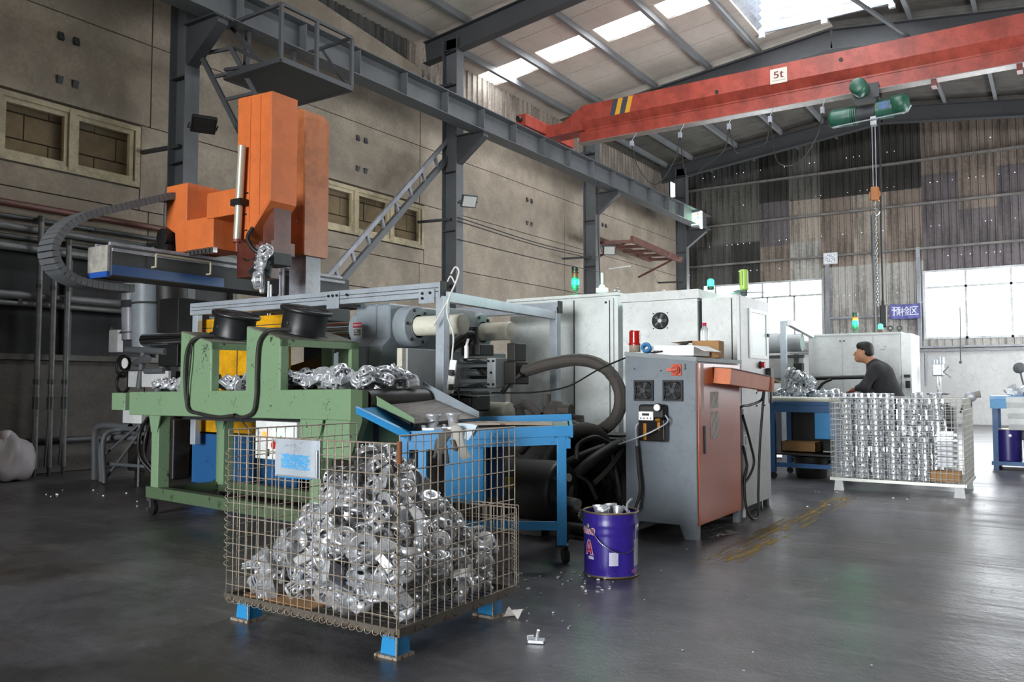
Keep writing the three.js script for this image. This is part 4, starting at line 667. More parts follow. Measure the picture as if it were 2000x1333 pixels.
// ================= PURPLE PAIL =================
{ const t = thing('paint_pail', 'dented purple metal pail of scrap castings in front of the grey cabinet', 'pail', [-2.22, 0, -4.40], 0), s = .158;
  const lab = canvasTex(2048, 720, (x, w, h) => { x.fillStyle = '#33238a'; x.fillRect(0, 0, w, h); const q = rng(3); x.fillStyle = '#4a3aa6'; for (let i = 0; i < 900; i++) x.fillRect(q() * w, q() * h, 1 + q() * 12, 1 + q() * 2); x.fillStyle = '#d9d6e6'; for (let i = 0; i < 420; i++) { const e = q(); x.fillRect(q() * w, e < .5 ? h - q() * q() * 140 : q() * h, 1 + q() * 4, 1 + q() * 3); }
    const deg = (d) => ((d + 360) % 360) / 360 * w;
    x.save(); x.translate(deg(296), 0);                                     // front left: red lettering in white outline
    x.font = 'bold 92px sans-serif'; x.textAlign = 'left'; x.lineWidth = 16; x.strokeStyle = '#e8e0ee'; x.strokeText('ERISO', -190, 240); x.fillStyle = '#c03a58'; x.fillText('ERISO', -190, 240);
    x.font = 'bold 210px sans-serif'; x.strokeText('A', -100, 470); x.fillStyle = '#c03048'; x.fillText('A', -100, 470); x.fillStyle = '#d8d4e8'; x.fillRect(-40, 490, 90, 34); x.restore();
    x.save(); x.translate(deg(352), 0); x.fillStyle = '#dcdaf0'; x.fillRect(-70, 428, 168, 150); x.strokeStyle = '#b9b5d8'; x.lineWidth = 3; for (let i = 1; i < 7; i++) { x.beginPath(); x.moveTo(-58, 428 + i * 21); x.lineTo(84, 428 + i * 21); x.stroke(); } x.restore();
    x.save(); x.translate(deg(58), 0); x.fillStyle = '#aaa8b4'; x.fillRect(-100, 300, 260, 300); x.fillStyle = '#8d8a98'; for (let i = 0; i < 300; i++) x.fillRect(-100 + q() * 258, 300 + q() * 298, 2 + q() * 14, 1 + q() * 2); x.fillStyle = '#d6d2ea'; x.fillRect(-60, 140, 240, 58);
    x.font = 'bold 54px sans-serif'; x.fillStyle = '#c85a8a'; x.fillText('BE C7F1', -150, 672); x.restore(); });
  lab.wrapS = THREE.RepeatWrapping; lab.offset.x = -.12;
  const body = keep(new THREE.CylinderGeometry(s, s * .985, .36, 64, 24, true)), p = body.attributes.position; for (let i = 0; i < p.count; i++) { const y = p.getY(i), a = Math.atan2(p.getZ(i), p.getX(i)); const bulge = Math.abs(y - .115) < .012 || Math.abs(y - .075) < .01 ? .004 : 0; const dent = -.012 * Math.exp(-(((a - .75) / .22) ** 2 + ((y + .1) / .1) ** 2)) - .008 * Math.exp(-(((a - 1.6) / .5) ** 2 + ((y + .17) / .03) ** 2)); const f = 1 + (bulge + dent) / s; p.setX(i, p.getX(i) * f); p.setZ(i, p.getZ(i) * f); } body.computeVertexNormals(); body.translate(0, .183, 0);
  part('pail_body', body, decal(lab, .32, { side: THREE.DoubleSide }), t);
  part('rim', [new THREE.TorusGeometry(s, .006, 8, 48).rotateX(Math.PI / 2).translate(0, .364, 0), new THREE.TorusGeometry(s * .985, .005, 6, 48).rotateX(Math.PI / 2).translate(0, .006, 0)], M('#7d6c54', { rough: .4, metal: .5 }), t); part('pail_base', new THREE.CylinderGeometry(s * .98, s * .98, .008, 40).translate(0, .008, 0), mat.zinc, t); part('inner_fill', new THREE.CylinderGeometry(s * .97, s * .97, .01, 40).translate(0, .3, 0), mat.oily, t);
  const ear = (a) => [Math.sin(a) * (s + .006), .287, Math.cos(a) * (s + .006)];
  const ears = [-.42, 1.55].map((a) => part('handle_lug', put(lathe([[0, 0], [.016, 0], [.016, .006], [.006, .01], [0, .012]], 14), ...ear(a), [Math.PI / 2 * Math.cos(a), 0, -Math.PI / 2 * Math.sin(a)]), mat.zinc, t)); void ears;
  part('bail_handle', tube([ear(-.42), [-.03, .262, .172], [.02, .21, .18], [.08, .17, .165], [.13, .15, .13], [.17, .17, .06], ear(1.55)], .0028, 40, 6), mat.bareSteel, t); }
[[-.06, .03, 0], [.0, .05, .3], [.05, .02, -.4], [.08, -.05, .5], [-.03, -.07, -.2]].forEach(([x, z, a], i) => { const t = thing('scrap_sprue', ['cup-topped cast scrap standing highest at the left in the purple pail', 'cup-topped cast scrap at the middle front of the purple pail', 'ribbed cast scrap leaning in the middle of the purple pail', 'bent cast scrap strip at the right rim of the purple pail', 'cast scrap cup at the back of the purple pail'][i], 'scrap casting', [-2.22 + x, .305, -4.40 + z]); t.rotation.set(a * .5, i, a * .7);
  if (i === 3) part('strip', [tube([[-.06, 0, 0], [0, .05, .01], [.05, .075, 0]], .008, 14), tube([[0, .03, 0], [.02, .1, 0], [.0, .15, 0]], .007, 14)], mat.castDull, t); else { part('cup', lathe([[0, -.01], [.02, -.01], [.022, .04], [.034, .075], [.04, .078], [.04, .086], [.032, .086], [.02, .078], [0, .07]], 18), mat.cast, t); part('runner', [box(.07, .014, .03, .02, .0, .01, .5), box(.02, .05, .012, -.02, .02, .02)], mat.cast, t); } });

// ================= DIE-CASTING MACHINE =================
const H = Math.PI / 2;
const axX = (g) => g.rotateZ(-H);                                         // y axis turned onto +x
{ const t = thing('die_casting_machine', 'large grey die-casting machine with cream tie-bar sleeves and a yellow and blue guard', 'machine');
  const cz = -5.98, bars = [[1.60, -5.5], [1.60, -6.45], [.85, -6.42], [.85, -5.5]];
  part('bed', [span(-8.9, -3.9, .12, .42, -6.6, -5.5, .02), span(-8.9, -3.9, 0, .12, -6.5, -5.6), span(-6.4, -3.95, .42, .62, -6.5, -5.5, .01)], mat.oily, t);
  // moving platen, fixed platen, rear platen
  const plate = (x0, x1, m, name, corner) => part(name, [prism([[-6.78, .5], [-5.2, .5], [-5.2, 1.42], [-5.3, 1.5], [-5.3, 1.78], [-6.65, 1.78], [-6.65, 1.5], [-6.78, 1.42]].map(([a, b]) => [-a, b]).reverse(), Math.abs(x1 - x0), .012).rotateY(H).translate(x0, 0, 0)], m, t);
  plate(-5.13, -4.92, mat.machGrey, 'moving_platen'); part('platen_foot', prism([[-5.34, .5], [-5.12, .5], [-5.12, 1.42], [-5.34, 1.36]], 1.3, .01).translate(0, 0, -6.52), mat.machGrey, t); plate(-4.89, -4.76, mat.machGrey, 'platen_plate'); part('fixed_platen', [span(-4.55, -4.505, .5, 1.40, -6.7, -5.24, .006), span(-4.55, -4.51, 1.39, 1.78, -6.2, -5.78, .006)], mat.machLight, t); part('rear_platen', span(-8.4, -8.1, .4, 1.25, -6.6, -5.75, .02), mat.oily, t);
  part('edge_plate', span(-4.575, -4.52, .5, 1.40, -5.42, -5.19), mat.cream, t);
  part('platen_boss', [rod([-5.28, 1.60, -5.5], [-4.9, 1.60, -5.5], .16, 28), rod([-4.9, 1.6, -5.5], [-4.77, 1.6, -5.5], .19, 30)], mat.machGrey, t);
  part('platen_hole', put(new THREE.CylinderGeometry(.05, .05, .01, 20), -5.02, 1.2, -5.2, [H, 0, 0]), mat.black, t);
  bars.forEach(([y, z], i) => {
    part('tie_bar', rod([-8.6, y, z], [-4.3, y, z], .075, 24), mat.chrome, t);
    const nut = part('tie_bar_nut', [axX(lathe([[.08, 0], [.165, 0], [.18, .015], [.18, .165], [.165, .18], [.1, .18], [.1, .19]], 36)).translate(-4.79, y, z)], mat.machGrey, t); void nut;
    part('nut_bolt', around(6, (a) => axX(new THREE.CylinderGeometry(.014, .014, .02, 8)).translate(-4.61, y + .145 * Math.cos(a + .4), z + .145 * Math.sin(a + .4))), mat.black, t);
    part('sleeve', [axX(lathe([[0, 0], [.088, 0], [.088, .02], [.085, .025], [.085, .52], [.088, .525], [.088, .545], [.08, .56], [0, .565]], 32)).translate(-4.68 - (i === 1 || i === 2 ? .15 : 0), y, z)], mat.cream, t);
    part('nose_sleeve', rod([-5.75, y, z], [-5.28, y, z], .07, 20), mat.cream, t);
  });
  // red and white data plate
  const dp = canvasTex(128, 128, (x, w, h) => { x.fillStyle = '#d8d8d4'; x.fillRect(0, 0, w, h); x.fillStyle = '#b8304a'; x.fillRect(4, 4, w - 8, 44); x.fillStyle = '#e8c8d0'; for (let i = 0; i < 4; i++) x.fillRect(14 + i * 26, 16, 18, 20); x.fillStyle = '#6f7a78'; x.fillRect(16, 62, 96, 52); x.fillStyle = '#c8cccb'; x.fillRect(24, 70, 40, 14); x.fillRect(24, 92, 70, 8); });
  part('data_plate', keep(new THREE.PlaneGeometry(.11, .13).translate(-5.02, 1.57, -5.18)), decal(dp), t);
  // clamp end: toggle housings and yellow / blue sliding guard
  part('toggle_housing', [span(-8.1, -6.9, .6, 1.3, -6.5, -5.6, .03), span(-7.0, -5.75, .7, 1.1, -6.4, -5.7, .02)], mat.oily, t);
  part('toggle_link', [beam([-8.0, 1.45, -5.6], [-6.8, 1.1, -5.6], .12, .14), beam([-6.8, 1.1, -5.6], [-5.3, 1.4, -5.6], .12, .14), beam([-8.0, .8, -5.6], [-6.8, 1.1, -5.6], .12, .14)], mat.oily, t);
  const gd = part('guard_door', [span(-7.46, -6.02, .85, 1.76, -5.34, -5.30, .004)], mat.yellow, t, 'yellow sheet guard');
  part('guard_seam', [span(-7.44, -6.04, 1.665, 1.672, -5.3, -5.297), span(-6.75, -6.74, .86, 1.75, -5.3, -5.297)], mat.seam, gd);
  const wl = canvasTex(128, 96, (x, w, h) => { x.fillStyle = '#e6d9c0'; x.fillRect(0, 0, w, h); x.fillStyle = '#b02a50'; x.fillRect(54, 6, 70, 60); x.fillStyle = '#5a2a70'; x.fillRect(54, 60, 70, 18); x.fillStyle = '#f0d8dc'; x.fillRect(62, 16, 50, 8); x.fillRect(62, 32, 44, 8); });
  part('warning_label', keep(new THREE.PlaneGeometry(.2, .14).translate(-7.33, 1.59, -5.296)), decal(wl), gd);
  part('lower_guard', span(-7.46, -5.9, .62, .84, -5.36, -5.32, .004), mat.yellow, t); part('lower_guard', span(-7.46, -5.9, .1, .6, -5.36, -5.32, .004), mat.blueDark, t, 'blue lower guard');
  part('die_half', [span(-5.9, -5.55, .75, 1.5, -6.4, -5.6, .02), span(-5.5, -5.15, .8, 1.45, -6.35, -5.65, .02)], mat.oily, t);
  part('die_hose', [0, 1, 2, 3].flatMap((i) => [tube([[-5.85 + i * .1, 1.5, -5.65], [-5.8 + i * .1, 1.62, -5.55], [-5.7 + i * .08, 1.4, -5.5], [-5.75 + i * .1, 1.05, -5.48], [-5.6 + i * .06, .8, -5.5]], .016, 24, 6)]), mat.rubber, t);
  // injection end
  part('injection_cylinder', [rod([-4.66, 1.2, -6.02], [-4.14, 1.2, -6.02], .055, 20)], mat.chrome, t);
  part('injection_rod', [[1.305, -5.9], [1.305, -6.15], [1.09, -5.9], [1.09, -6.15]].map(([y, z]) => rod([-4.66, y, z], [-4.1, y, z], .026, 12)), mat.chrome, t);
  part('accumulator_mount', [span(-4.62, -4.3, 1.36, 1.46, -6.2, -5.98, .01), rod([-4.45, 1.45, -6.08], [-4.45, 1.62, -6.08], .05, 18)], mat.oily, t); part('sensor_head', [span(-4.04, -3.95, 1.3, 1.46, -6.2, -6.02, .01), span(-4.05, -3.92, 1.1, 1.3, -6.2, -5.98, .014)], mat.oily, t); part('grease_cap', [rod([-4.36, 1.33, -5.86], [-4.36, 1.44, -5.86], .02, 10), rod([-4.36, 1.44, -5.86], [-4.34, 1.5, -5.86], .012, 8)], mat.white, t);
  part('valve_block', [span(-4.14, -4.05, 1.07, 1.33, -6.14, -5.86, .008)], mat.machLight, t); part('valve_bolt', [[-4.12, 1.1], [-4.07, 1.1], [-4.12, 1.3], [-4.07, 1.3], [-4.095, 1.2]].map(([x, y]) => put(new THREE.CylinderGeometry(.011, .011, .012, 8), x, y, -5.855, [H, 0, 0])), mat.black, t);
  part('ring_hoses', [0, 1, 2].map((i) => { const g = new THREE.TorusGeometry(.30 + i * .05, .024, 8, 40, 3.4); return g.rotateZ(1.45).rotateY(H).translate(-4.47 + i * .03, 1.16, -5.98); }), mat.rubber, t);
  part('manifold', [span(-4.62, -4.3, .86, 1.04, -6.15, -5.85, .02), rod([-4.45, .62, -5.95], [-4.45, .9, -5.95], .06)], mat.oily, t); part('drip_tray', [span(-4.5, -4.15, 1.0, 1.008, -6.0, -5.75), rod([-4.5, 1.012, -5.75], [-4.15, 1.0, -5.75], .008)], mat.chrome, t);
  // aluminium guard frame round the injection end
  const fr = part('guard_frame', [span(-7.3, -4.09, 1.795, 1.915, -5.21, -5.15, .004)], mat.alu, t, 'silver aluminium profile frame');
  part('profile_groove', [span(-7.28, -4.11, 1.838, 1.843, -5.15, -5.148), span(-7.28, -4.11, 1.868, 1.873, -5.15, -5.148)], mat.seam, fr);
  part('frame_post', [span(-4.13, -4.05, .98, 1.8, -5.22, -5.14, .004)], mat.alu, fr); part('frame_post', span(-4.13, -4.05, 0, 1.85, -6.98, -6.90, .004), mat.alu, fr); part('frame_post', span(-7.3, -7.22, .5, 1.8, -5.24, -5.18, .004), mat.alu, fr);
  part('side_rail', beam([-4.09, 1.80, -5.2], [-4.09, 1.77, -6.95], .07, .08), mat.alu, fr); part('rear_rail', span(-5.6, -4.05, 1.80, 1.9, -6.98, -6.92, .004), mat.alu, fr);
  part('end_cap', [span(-4.085, -4.075, 1.79, 1.92, -5.215, -5.14), span(-4.045, -4.035, 1.79, 1.91, -6.99, -6.91)], mat.black, fr);
  part('corner_bracket', [span(-4.3, -4.14, 1.75, 1.86, -5.145, -5.135), span(-5.35, -5.2, 1.76, 1.9, -5.147, -5.137)], mat.alu, fr); part('bracket_bolt', [[-4.26, 1.83], [-4.18, 1.83], [-4.26, 1.79], [-5.32, 1.87], [-5.27, 1.87], [-5.22, 1.87], [-5.1, 1.87]].map(([x, y]) => put(new THREE.CylinderGeometry(.012, .012, .012, 8), x, y, -5.13, [H, 0, 0])), mat.black, fr);
  part('door_roller_rail', [span(-6.2, -5.0, 1.765, 1.785, -5.2, -5.14)], mat.black, fr);
  // clamp-end plumbing
  const px = -8.72; part('accumulator', [rod([-8.784, 1.462, -5.650], [-8.826, 2.260, -5.650], .165, 28), ], mat.machGrey, t, 'thick grey upright accumulator');
  part('accumulator_band', [rod([-8.806, 2.021, -5.650], [-8.807, 2.044, -5.650], .175, 28)], mat.seam, t);
  part('accumulator', [rod([-9.348, 1.633, -5.800], [-9.387, 2.313, -5.800], .11, 24)], mat.steelLight, t); part('pipe_band', [rod([-9.364, 2.025, -5.800], [-9.368, 2.112, -5.800], .12, 20), rod([-9.351, 1.714, -5.800], [-9.352, 1.726, -5.800], .115, 20)], mat.seam, t);
  part('accumulator', [rod([-8.632, 1.764, -5.850], [-8.670, 2.276, -5.850], .19, 28), new THREE.SphereGeometry(.19, 24, 14, 0, 7, H, H).translate(-8.632, 1.764, -5.850)], mat.oily, t, 'dark round-bottomed accumulator'); void px;
  part('rear_column', [span(-8.35, -8.0, 1.3, 2.05, -5.9, -5.5, .01)], mat.black, t);
  part('flange', [axX(lathe([[.03, 0], [.09, 0], [.09, .06], [.05, .06], [.05, .16], [.03, .16], [.03, 0]], 20)).translate(-8.259, 1.621, -5.600), rod([-8.231, 1.620, -5.600], [-7.918, 1.605, -5.600], .05, 14)], mat.machGrey, t);
  part('die_height_wheel', [new THREE.TorusGeometry(.12, .018, 8, 26).translate(-9.099, 1.120, -5.550), new THREE.TorusGeometry(.12, .02, 8, 26).translate(-9.189, 1.312, -5.600)], mat.black, t);
  part('pressure_gauge', [put(new THREE.CylinderGeometry(.085, .085, .05, 24), -8.986, 1.343, -5.500, [H, .3, 0])], mat.black, t); part('gauge_face', [put(new THREE.CylinderGeometry(.06, .06, .01, 24), -8.937, 1.342, -5.470, [H, .3, 0])], mat.white, t);
  part('service_panel', [span(-8.85, -8.1, 1.07, 1.25, -5.5, -5.46, .004)], mat.cabWhite2, t); part('panel_lip', span(-8.85, -8.1, 1.25, 1.262, -5.5, -5.44), mat.seam, t);
  part('rear_pipe', [rod([-8.95, 1.5, -5.5], [-8.2, 1.46, -5.5], .04), rod([-8.62, 1.5, -5.5], [-8.62, 1.05, -5.45], .035), rod([-8.5, 1.25, -5.45], [-8.15, 1.25, -5.45], .035), rod([-8.9, 1.35, -5.6], [-8.4, 1.38, -5.4], .05), rod([-8.35, 1.5, -5.6], [-8.35, 1.0, -5.5], .05), rod([-9.05, .55, -5.45], [-8.3, .55, -5.45], .04)], mat.steel, t);
  part('hydraulic_pipes', [[-9.2, .62], [-8.95, .5], [-8.8, .6]].map(([x, y], i) => tube([[x, .02, -5.3 + i * .06], [x, y - .05, -5.3 + i * .06], [x + .05, y, -5.3], [x + .6, y + .01, -5.35]], .04 - i * .006, 26)), mat.steel, t);
  part('stair_brace', [rod([-8.9, .05, -5.25], [-8.3, .62, -5.3], .014), rod([-8.95, .3, -5.25], [-8.3, .7, -5.3], .014), rod([-8.32, 0, -5.28], [-8.32, .7, -5.28], .014), rod([-9.0, .22, -5.24], [-8.1, .22, -5.3], .02)], mat.steel, t);
  part('lower_valves', [span(-8.1, -7.6, .12, .75, -5.4, -5.2, .02), span(-7.95, -7.7, .3, .6, -5.2, -5.1, .02), ...[0, 1, 2, 3].map((i) => tube([[-8.05 + i * .12, .75, -5.2], [-8.0 + i * .12, .6, -5.08], [-8.02 + i * .1, .35, -5.1], [-7.9 + i * .08, .15, -5.2]], .018, 16, 6))], mat.oily, t); part('sensor_box', [span(-8.55, -8.2, .68, .92, -5.3, -5.22, .006), span(-7.9, -7.8, .72, .86, -5.22, -5.16)], mat.cabWhite2, t); }
{ const t = thing('wall_box', 'small white switch box beside the grey accumulators on the left', 'switch box', [-9.851, 1.640, -5.900]); part('case', span(-.09, .1, -.14, .14, -.04, .04, .008), mat.cabWhite2, t); part('bracket', [span(-.11, -.1, -.18, .18, -.02, .02), beam([.1, .1, 0], [.35, .15, .1], .02, .02)], mat.black, t); }
// power strip on the frame, with its white lead
{ const t = thing('power_strip', 'white power strip hanging from its lead on the front frame post', 'power strip', [-3.935, 1.14, -5.1]); part('strip_body', box(.055, .26, .03, 0, .02, 0, [0, .4, -.12], .008), mat.white, t); part('plug', [box(.04, .045, .05, .02, .05, .03, [0, .4, 0], .008), box(.04, .045, .05, .02, -.06, .03, [0, .4, 0], .008)], mat.black, t); part('plug_lead', [tube([[.03, .05, .05], [.09, .03, .06], [.11, -.06, .05], [.08, -.12, .03]], .006, 16), tube([[.03, -.06, .05], [.1, -.08, .06], [.1, -.3, .05], [.05, -.33, .0]], .006, 16)], mat.black, t);
  part('lead', [tube([[0, .15, 0], [.02, .35, .01], [-.03, .5, .02], [-.02, .62, .02], [.03, .74, .0], [.05, .84, -.02], [.0, .88, -.04], [-.05, .83, -.05]], .007, 40), tube([[-.02, .62, .02], [-.1, .5, .03], [-.15, .42, .04], [-.12, .46, .02]], .006, 16), tube([[.03, .74, .0], [-.0, .8, .02], [-.03, .76, .02]], .006, 12)], mat.cableWhite, t); }
// hose and hose bundle
{ const t = thing('hydraulic_hose', 'thick wrapped hydraulic hose arching from the injection end to the floor bundle', 'hose'), pts = [-4.153, 1.175, -6.150];
  const P = [[-4.119, 1.165, -6.100], [-3.877, 1.222, -6.100], [-3.618, 1.281, -6.100], [-3.320, 1.302, -6.100], [-3.106, 1.223, -6.100], [-2.987, 1.043, -6.100], [-3.016, 0.848, -6.100], [-3.189, 0.706, -6.100], [-3.421, 0.626, -6.100], [-3.645, 0.518, -6.100]]; void pts;
  const g = tube(P, .052, 120, 14), p = g.attributes.position, n = g.attributes.normal, r = rng(8); for (let i = 0; i < p.count; i++) { const d = .006 * (r() - .4) * Math.sin(i * .7); p.setXYZ(i, p.getX(i) + n.getX(i) * d, p.getY(i) + n.getY(i) * d, p.getZ(i) + n.getZ(i) * d); } g.computeVertexNormals();
  part('hose_wrap', g, mat.hoseDusty, t); part('torn_tail', [tube([[-4.004, 1.160, -6.050], [-4.025, 1.084, -6.000], [-4.073, 1.026, -6.000]], .022, 16), tube([[-4.031, 1.173, -6.050], [-3.918, 1.159, -6.000], [-3.876, 1.190, -6.000]], .02, 12)], mat.rubber, t); part('coupling', rod([-4.158, 1.161, -6.100], [-4.092, 1.169, -6.100], .06, 14), mat.bareSteel, t); }
solo('sagging_wire', tube([[-4.118, 1.026, -5.900], [-3.649, 1.037, -5.900], [-3.326, 1.085, -5.850], [-3.020, 1.218, -5.800], [-2.72, 1.31, -5.7]], .007, 40, 5), mat.cable, 'thin black wire sagging from the machine to the grey cabinet top', 'wire');
{ const hoses = [[[-3.723, 0.563, -5.700], [-3.588, 0.687, -5.800], [-3.404, 0.771, -5.900], [-3.221, 0.689, -6.000], [-3.088, 0.481, -6.100], [-3.024, 0.123, -6.200]], [[-3.417, 0.383, -5.600], [-3.335, 0.620, -5.700], [-3.206, 0.740, -5.800], [-3.125, 0.715, -5.950], [-3.087, 0.564, -6.100]], [[-3.152, 0.331, -5.500], [-3.008, 0.504, -5.600], [-2.941, 0.616, -5.900], [-2.967, 0.619, -6.100]], [[-3.723, 0.231, -5.700], [-3.324, 0.428, -5.600], [-3.106, 0.550, -5.700], [-2.936, 0.638, -6.000]], [[-2.965, 0.352, -5.600], [-2.936, 0.453, -5.800], [-2.932, 0.577, -6.000], [-2.967, 0.652, -6.100]], [[-3.063, 0.528, -5.500], [-3.096, 0.636, -5.600], [-3.016, 0.692, -5.700], [-2.963, 0.623, -5.900]], [[-3.839, 0.275, -5.800], [-3.700, 0.444, -5.900], [-3.526, 0.600, -5.900], [-3.469, 0.783, -6.100]], [[-3.673, 0.379, -5.700], [-3.539, 0.523, -5.800], [-3.550, 0.683, -5.900], [-3.461, 0.800, -6.000], [-3.322, 0.800, -6.100]], [[-3.085, 0.431, -5.500], [-2.982, 0.356, -5.550], [-2.944, 0.239, -5.600]], [[-2.964, 0.563, -5.900], [-2.920, 0.385, -5.900], [-2.891, 0.229, -5.900]], [[-3.082, 0.195, -5.400], [-3.073, 0.309, -5.400], [-3.117, 0.352, -5.500]]];
  const rr = [.05, .055, .042, .035, .02, .018, .04, .045, .016, .018, .04], words = ['thick black hydraulic hose arching over the top of the floor bundle', 'thick black hose, second of the arches in the floor bundle', 'dusty hose running low across the bundle to the cabinet corner', 'long black hose sloping up across the bundle from the blue table', 'thin black hose curling at the right edge of the bundle', 'thin hose bent in an arch in the middle of the bundle', 'black hose rising behind the blue table leg', 'black hose looping high beside the pump block', 'short thin hose hanging down above the purple pail', 'thin hose dropping straight by the white cabinet corner', 'short upright hose end beside the blue table leg'];
  hoses.forEach((h, i) => solo('hydraulic_hose', tube(h, rr[i], 40, 10), i % 3 === 1 ? mat.hoseDusty : mat.rubber, words[i], 'hose')); }

// pump block and floor machinery behind the blue table
{ const t = thing('pump_block', 'dusty black hydraulic pump and valve block behind the blue table', 'pump', [-3.62, -.09, -5.85]);
  part('pedestal', span(-.35, .3, .09, .76, -.3, .1, .01), mat.oily, t); part('valve_plate', [span(-.2, .05, .77, .93, -.1, .06, .008)], mat.machGrey, t);
  part('pump_body', [put(lathe([[0, 0], [.11, 0], [.12, .05], [.12, .12], [.09, .18], [.1, .22], [.06, .28], [0, .29]], 20), .15, .77, -.02), span(.06, .24, .77, .86, -.1, .06, .01), put(new THREE.CylinderGeometry(.05, .05, .12, 14), .26, .98, 0, [0, 0, H]), put(new THREE.CylinderGeometry(.035, .035, .1, 12), .1, 1.06, .02)], mat.hoseDusty, t);
  part('elbow', [tube([[-.14, .9, .02], [-.16, 1.0, .02], [-.08, 1.02, .02], [.04, .93, .02]], .04, 20), put(new THREE.CylinderGeometry(.055, .055, .04, 14), -.16, 1.02, .02, [.4, 0, .4])], mat.hoseDusty, t); part('fitting', [-.25, -.2, -.12, -.05, .02].map((x) => put(new THREE.CylinderGeometry(.018, .018, .05, 8), x, .78, .1, [.3, 0, 0])), mat.bareSteel, t); }
{ const t = thing('hydraulic_motor', 'dark oily electric motor on the floor under the blue table, with a yellow plate', 'motor', [-3.35, .32, -5.3]);
  part('motor_body', put(lathe([[0, -.3], [.2, -.3], [.22, -.26], [.22, .22], [.17, .3], [0, .3]], 28), 0, 0, 0, [0, 0, H]), mat.oily, t); part('motor_foot', [span(-.2, .2, -.32, -.2, -.16, .16, .01)], mat.oily, t); part('rating_plate', box(.11, .08, .01, -.05, .06, .225), M('#8a7a1c', { rough: .6 }), t); part('pipe_fitting', [rod([.28, .1, .1], [.42, .12, .14], .03), rod([.3, -.05, .1], [.5, -.06, .16], .04)], mat.bareSteel, t); }
{ const t = thing('oil_tank', 'black oil-stained hydraulic tank under the machine behind the hoses', 'tank', [-3.55, 0, -6.35]); part('tank_shell', span(-.65, .7, .05, .66, -.35, .2, .02), mat.oily, t); part('tank_lid', span(-.5, .5, .66, .68, -.25, .1, .004), mat.black, t); part('flange', [-.3, .1, .45].map((x) => put(new THREE.CylinderGeometry(.07, .07, .04, 16), x, .3, .21, [H, 0, 0])), mat.bareSteel, t); }
{ const t = thing('hose_coupling', 'two bright pipe couplings low beside the purple pail', 'coupling', [-2.92, 0, -5.35]); part('pipe', [rod([-.35, .14, -.1], [0, .15, .0], .04), rod([-.2, .06, .05], [.1, .06, .1], .045), span(-.35, .1, 0, .05, -.1, .1)], mat.oily, t); part('collar', [rod([-.02, .15, 0], [.0, .15, .0], .048, 14), rod([.1, .06, .1], [.12, .06, .104], .052, 14)], mat.bareSteel, t); }

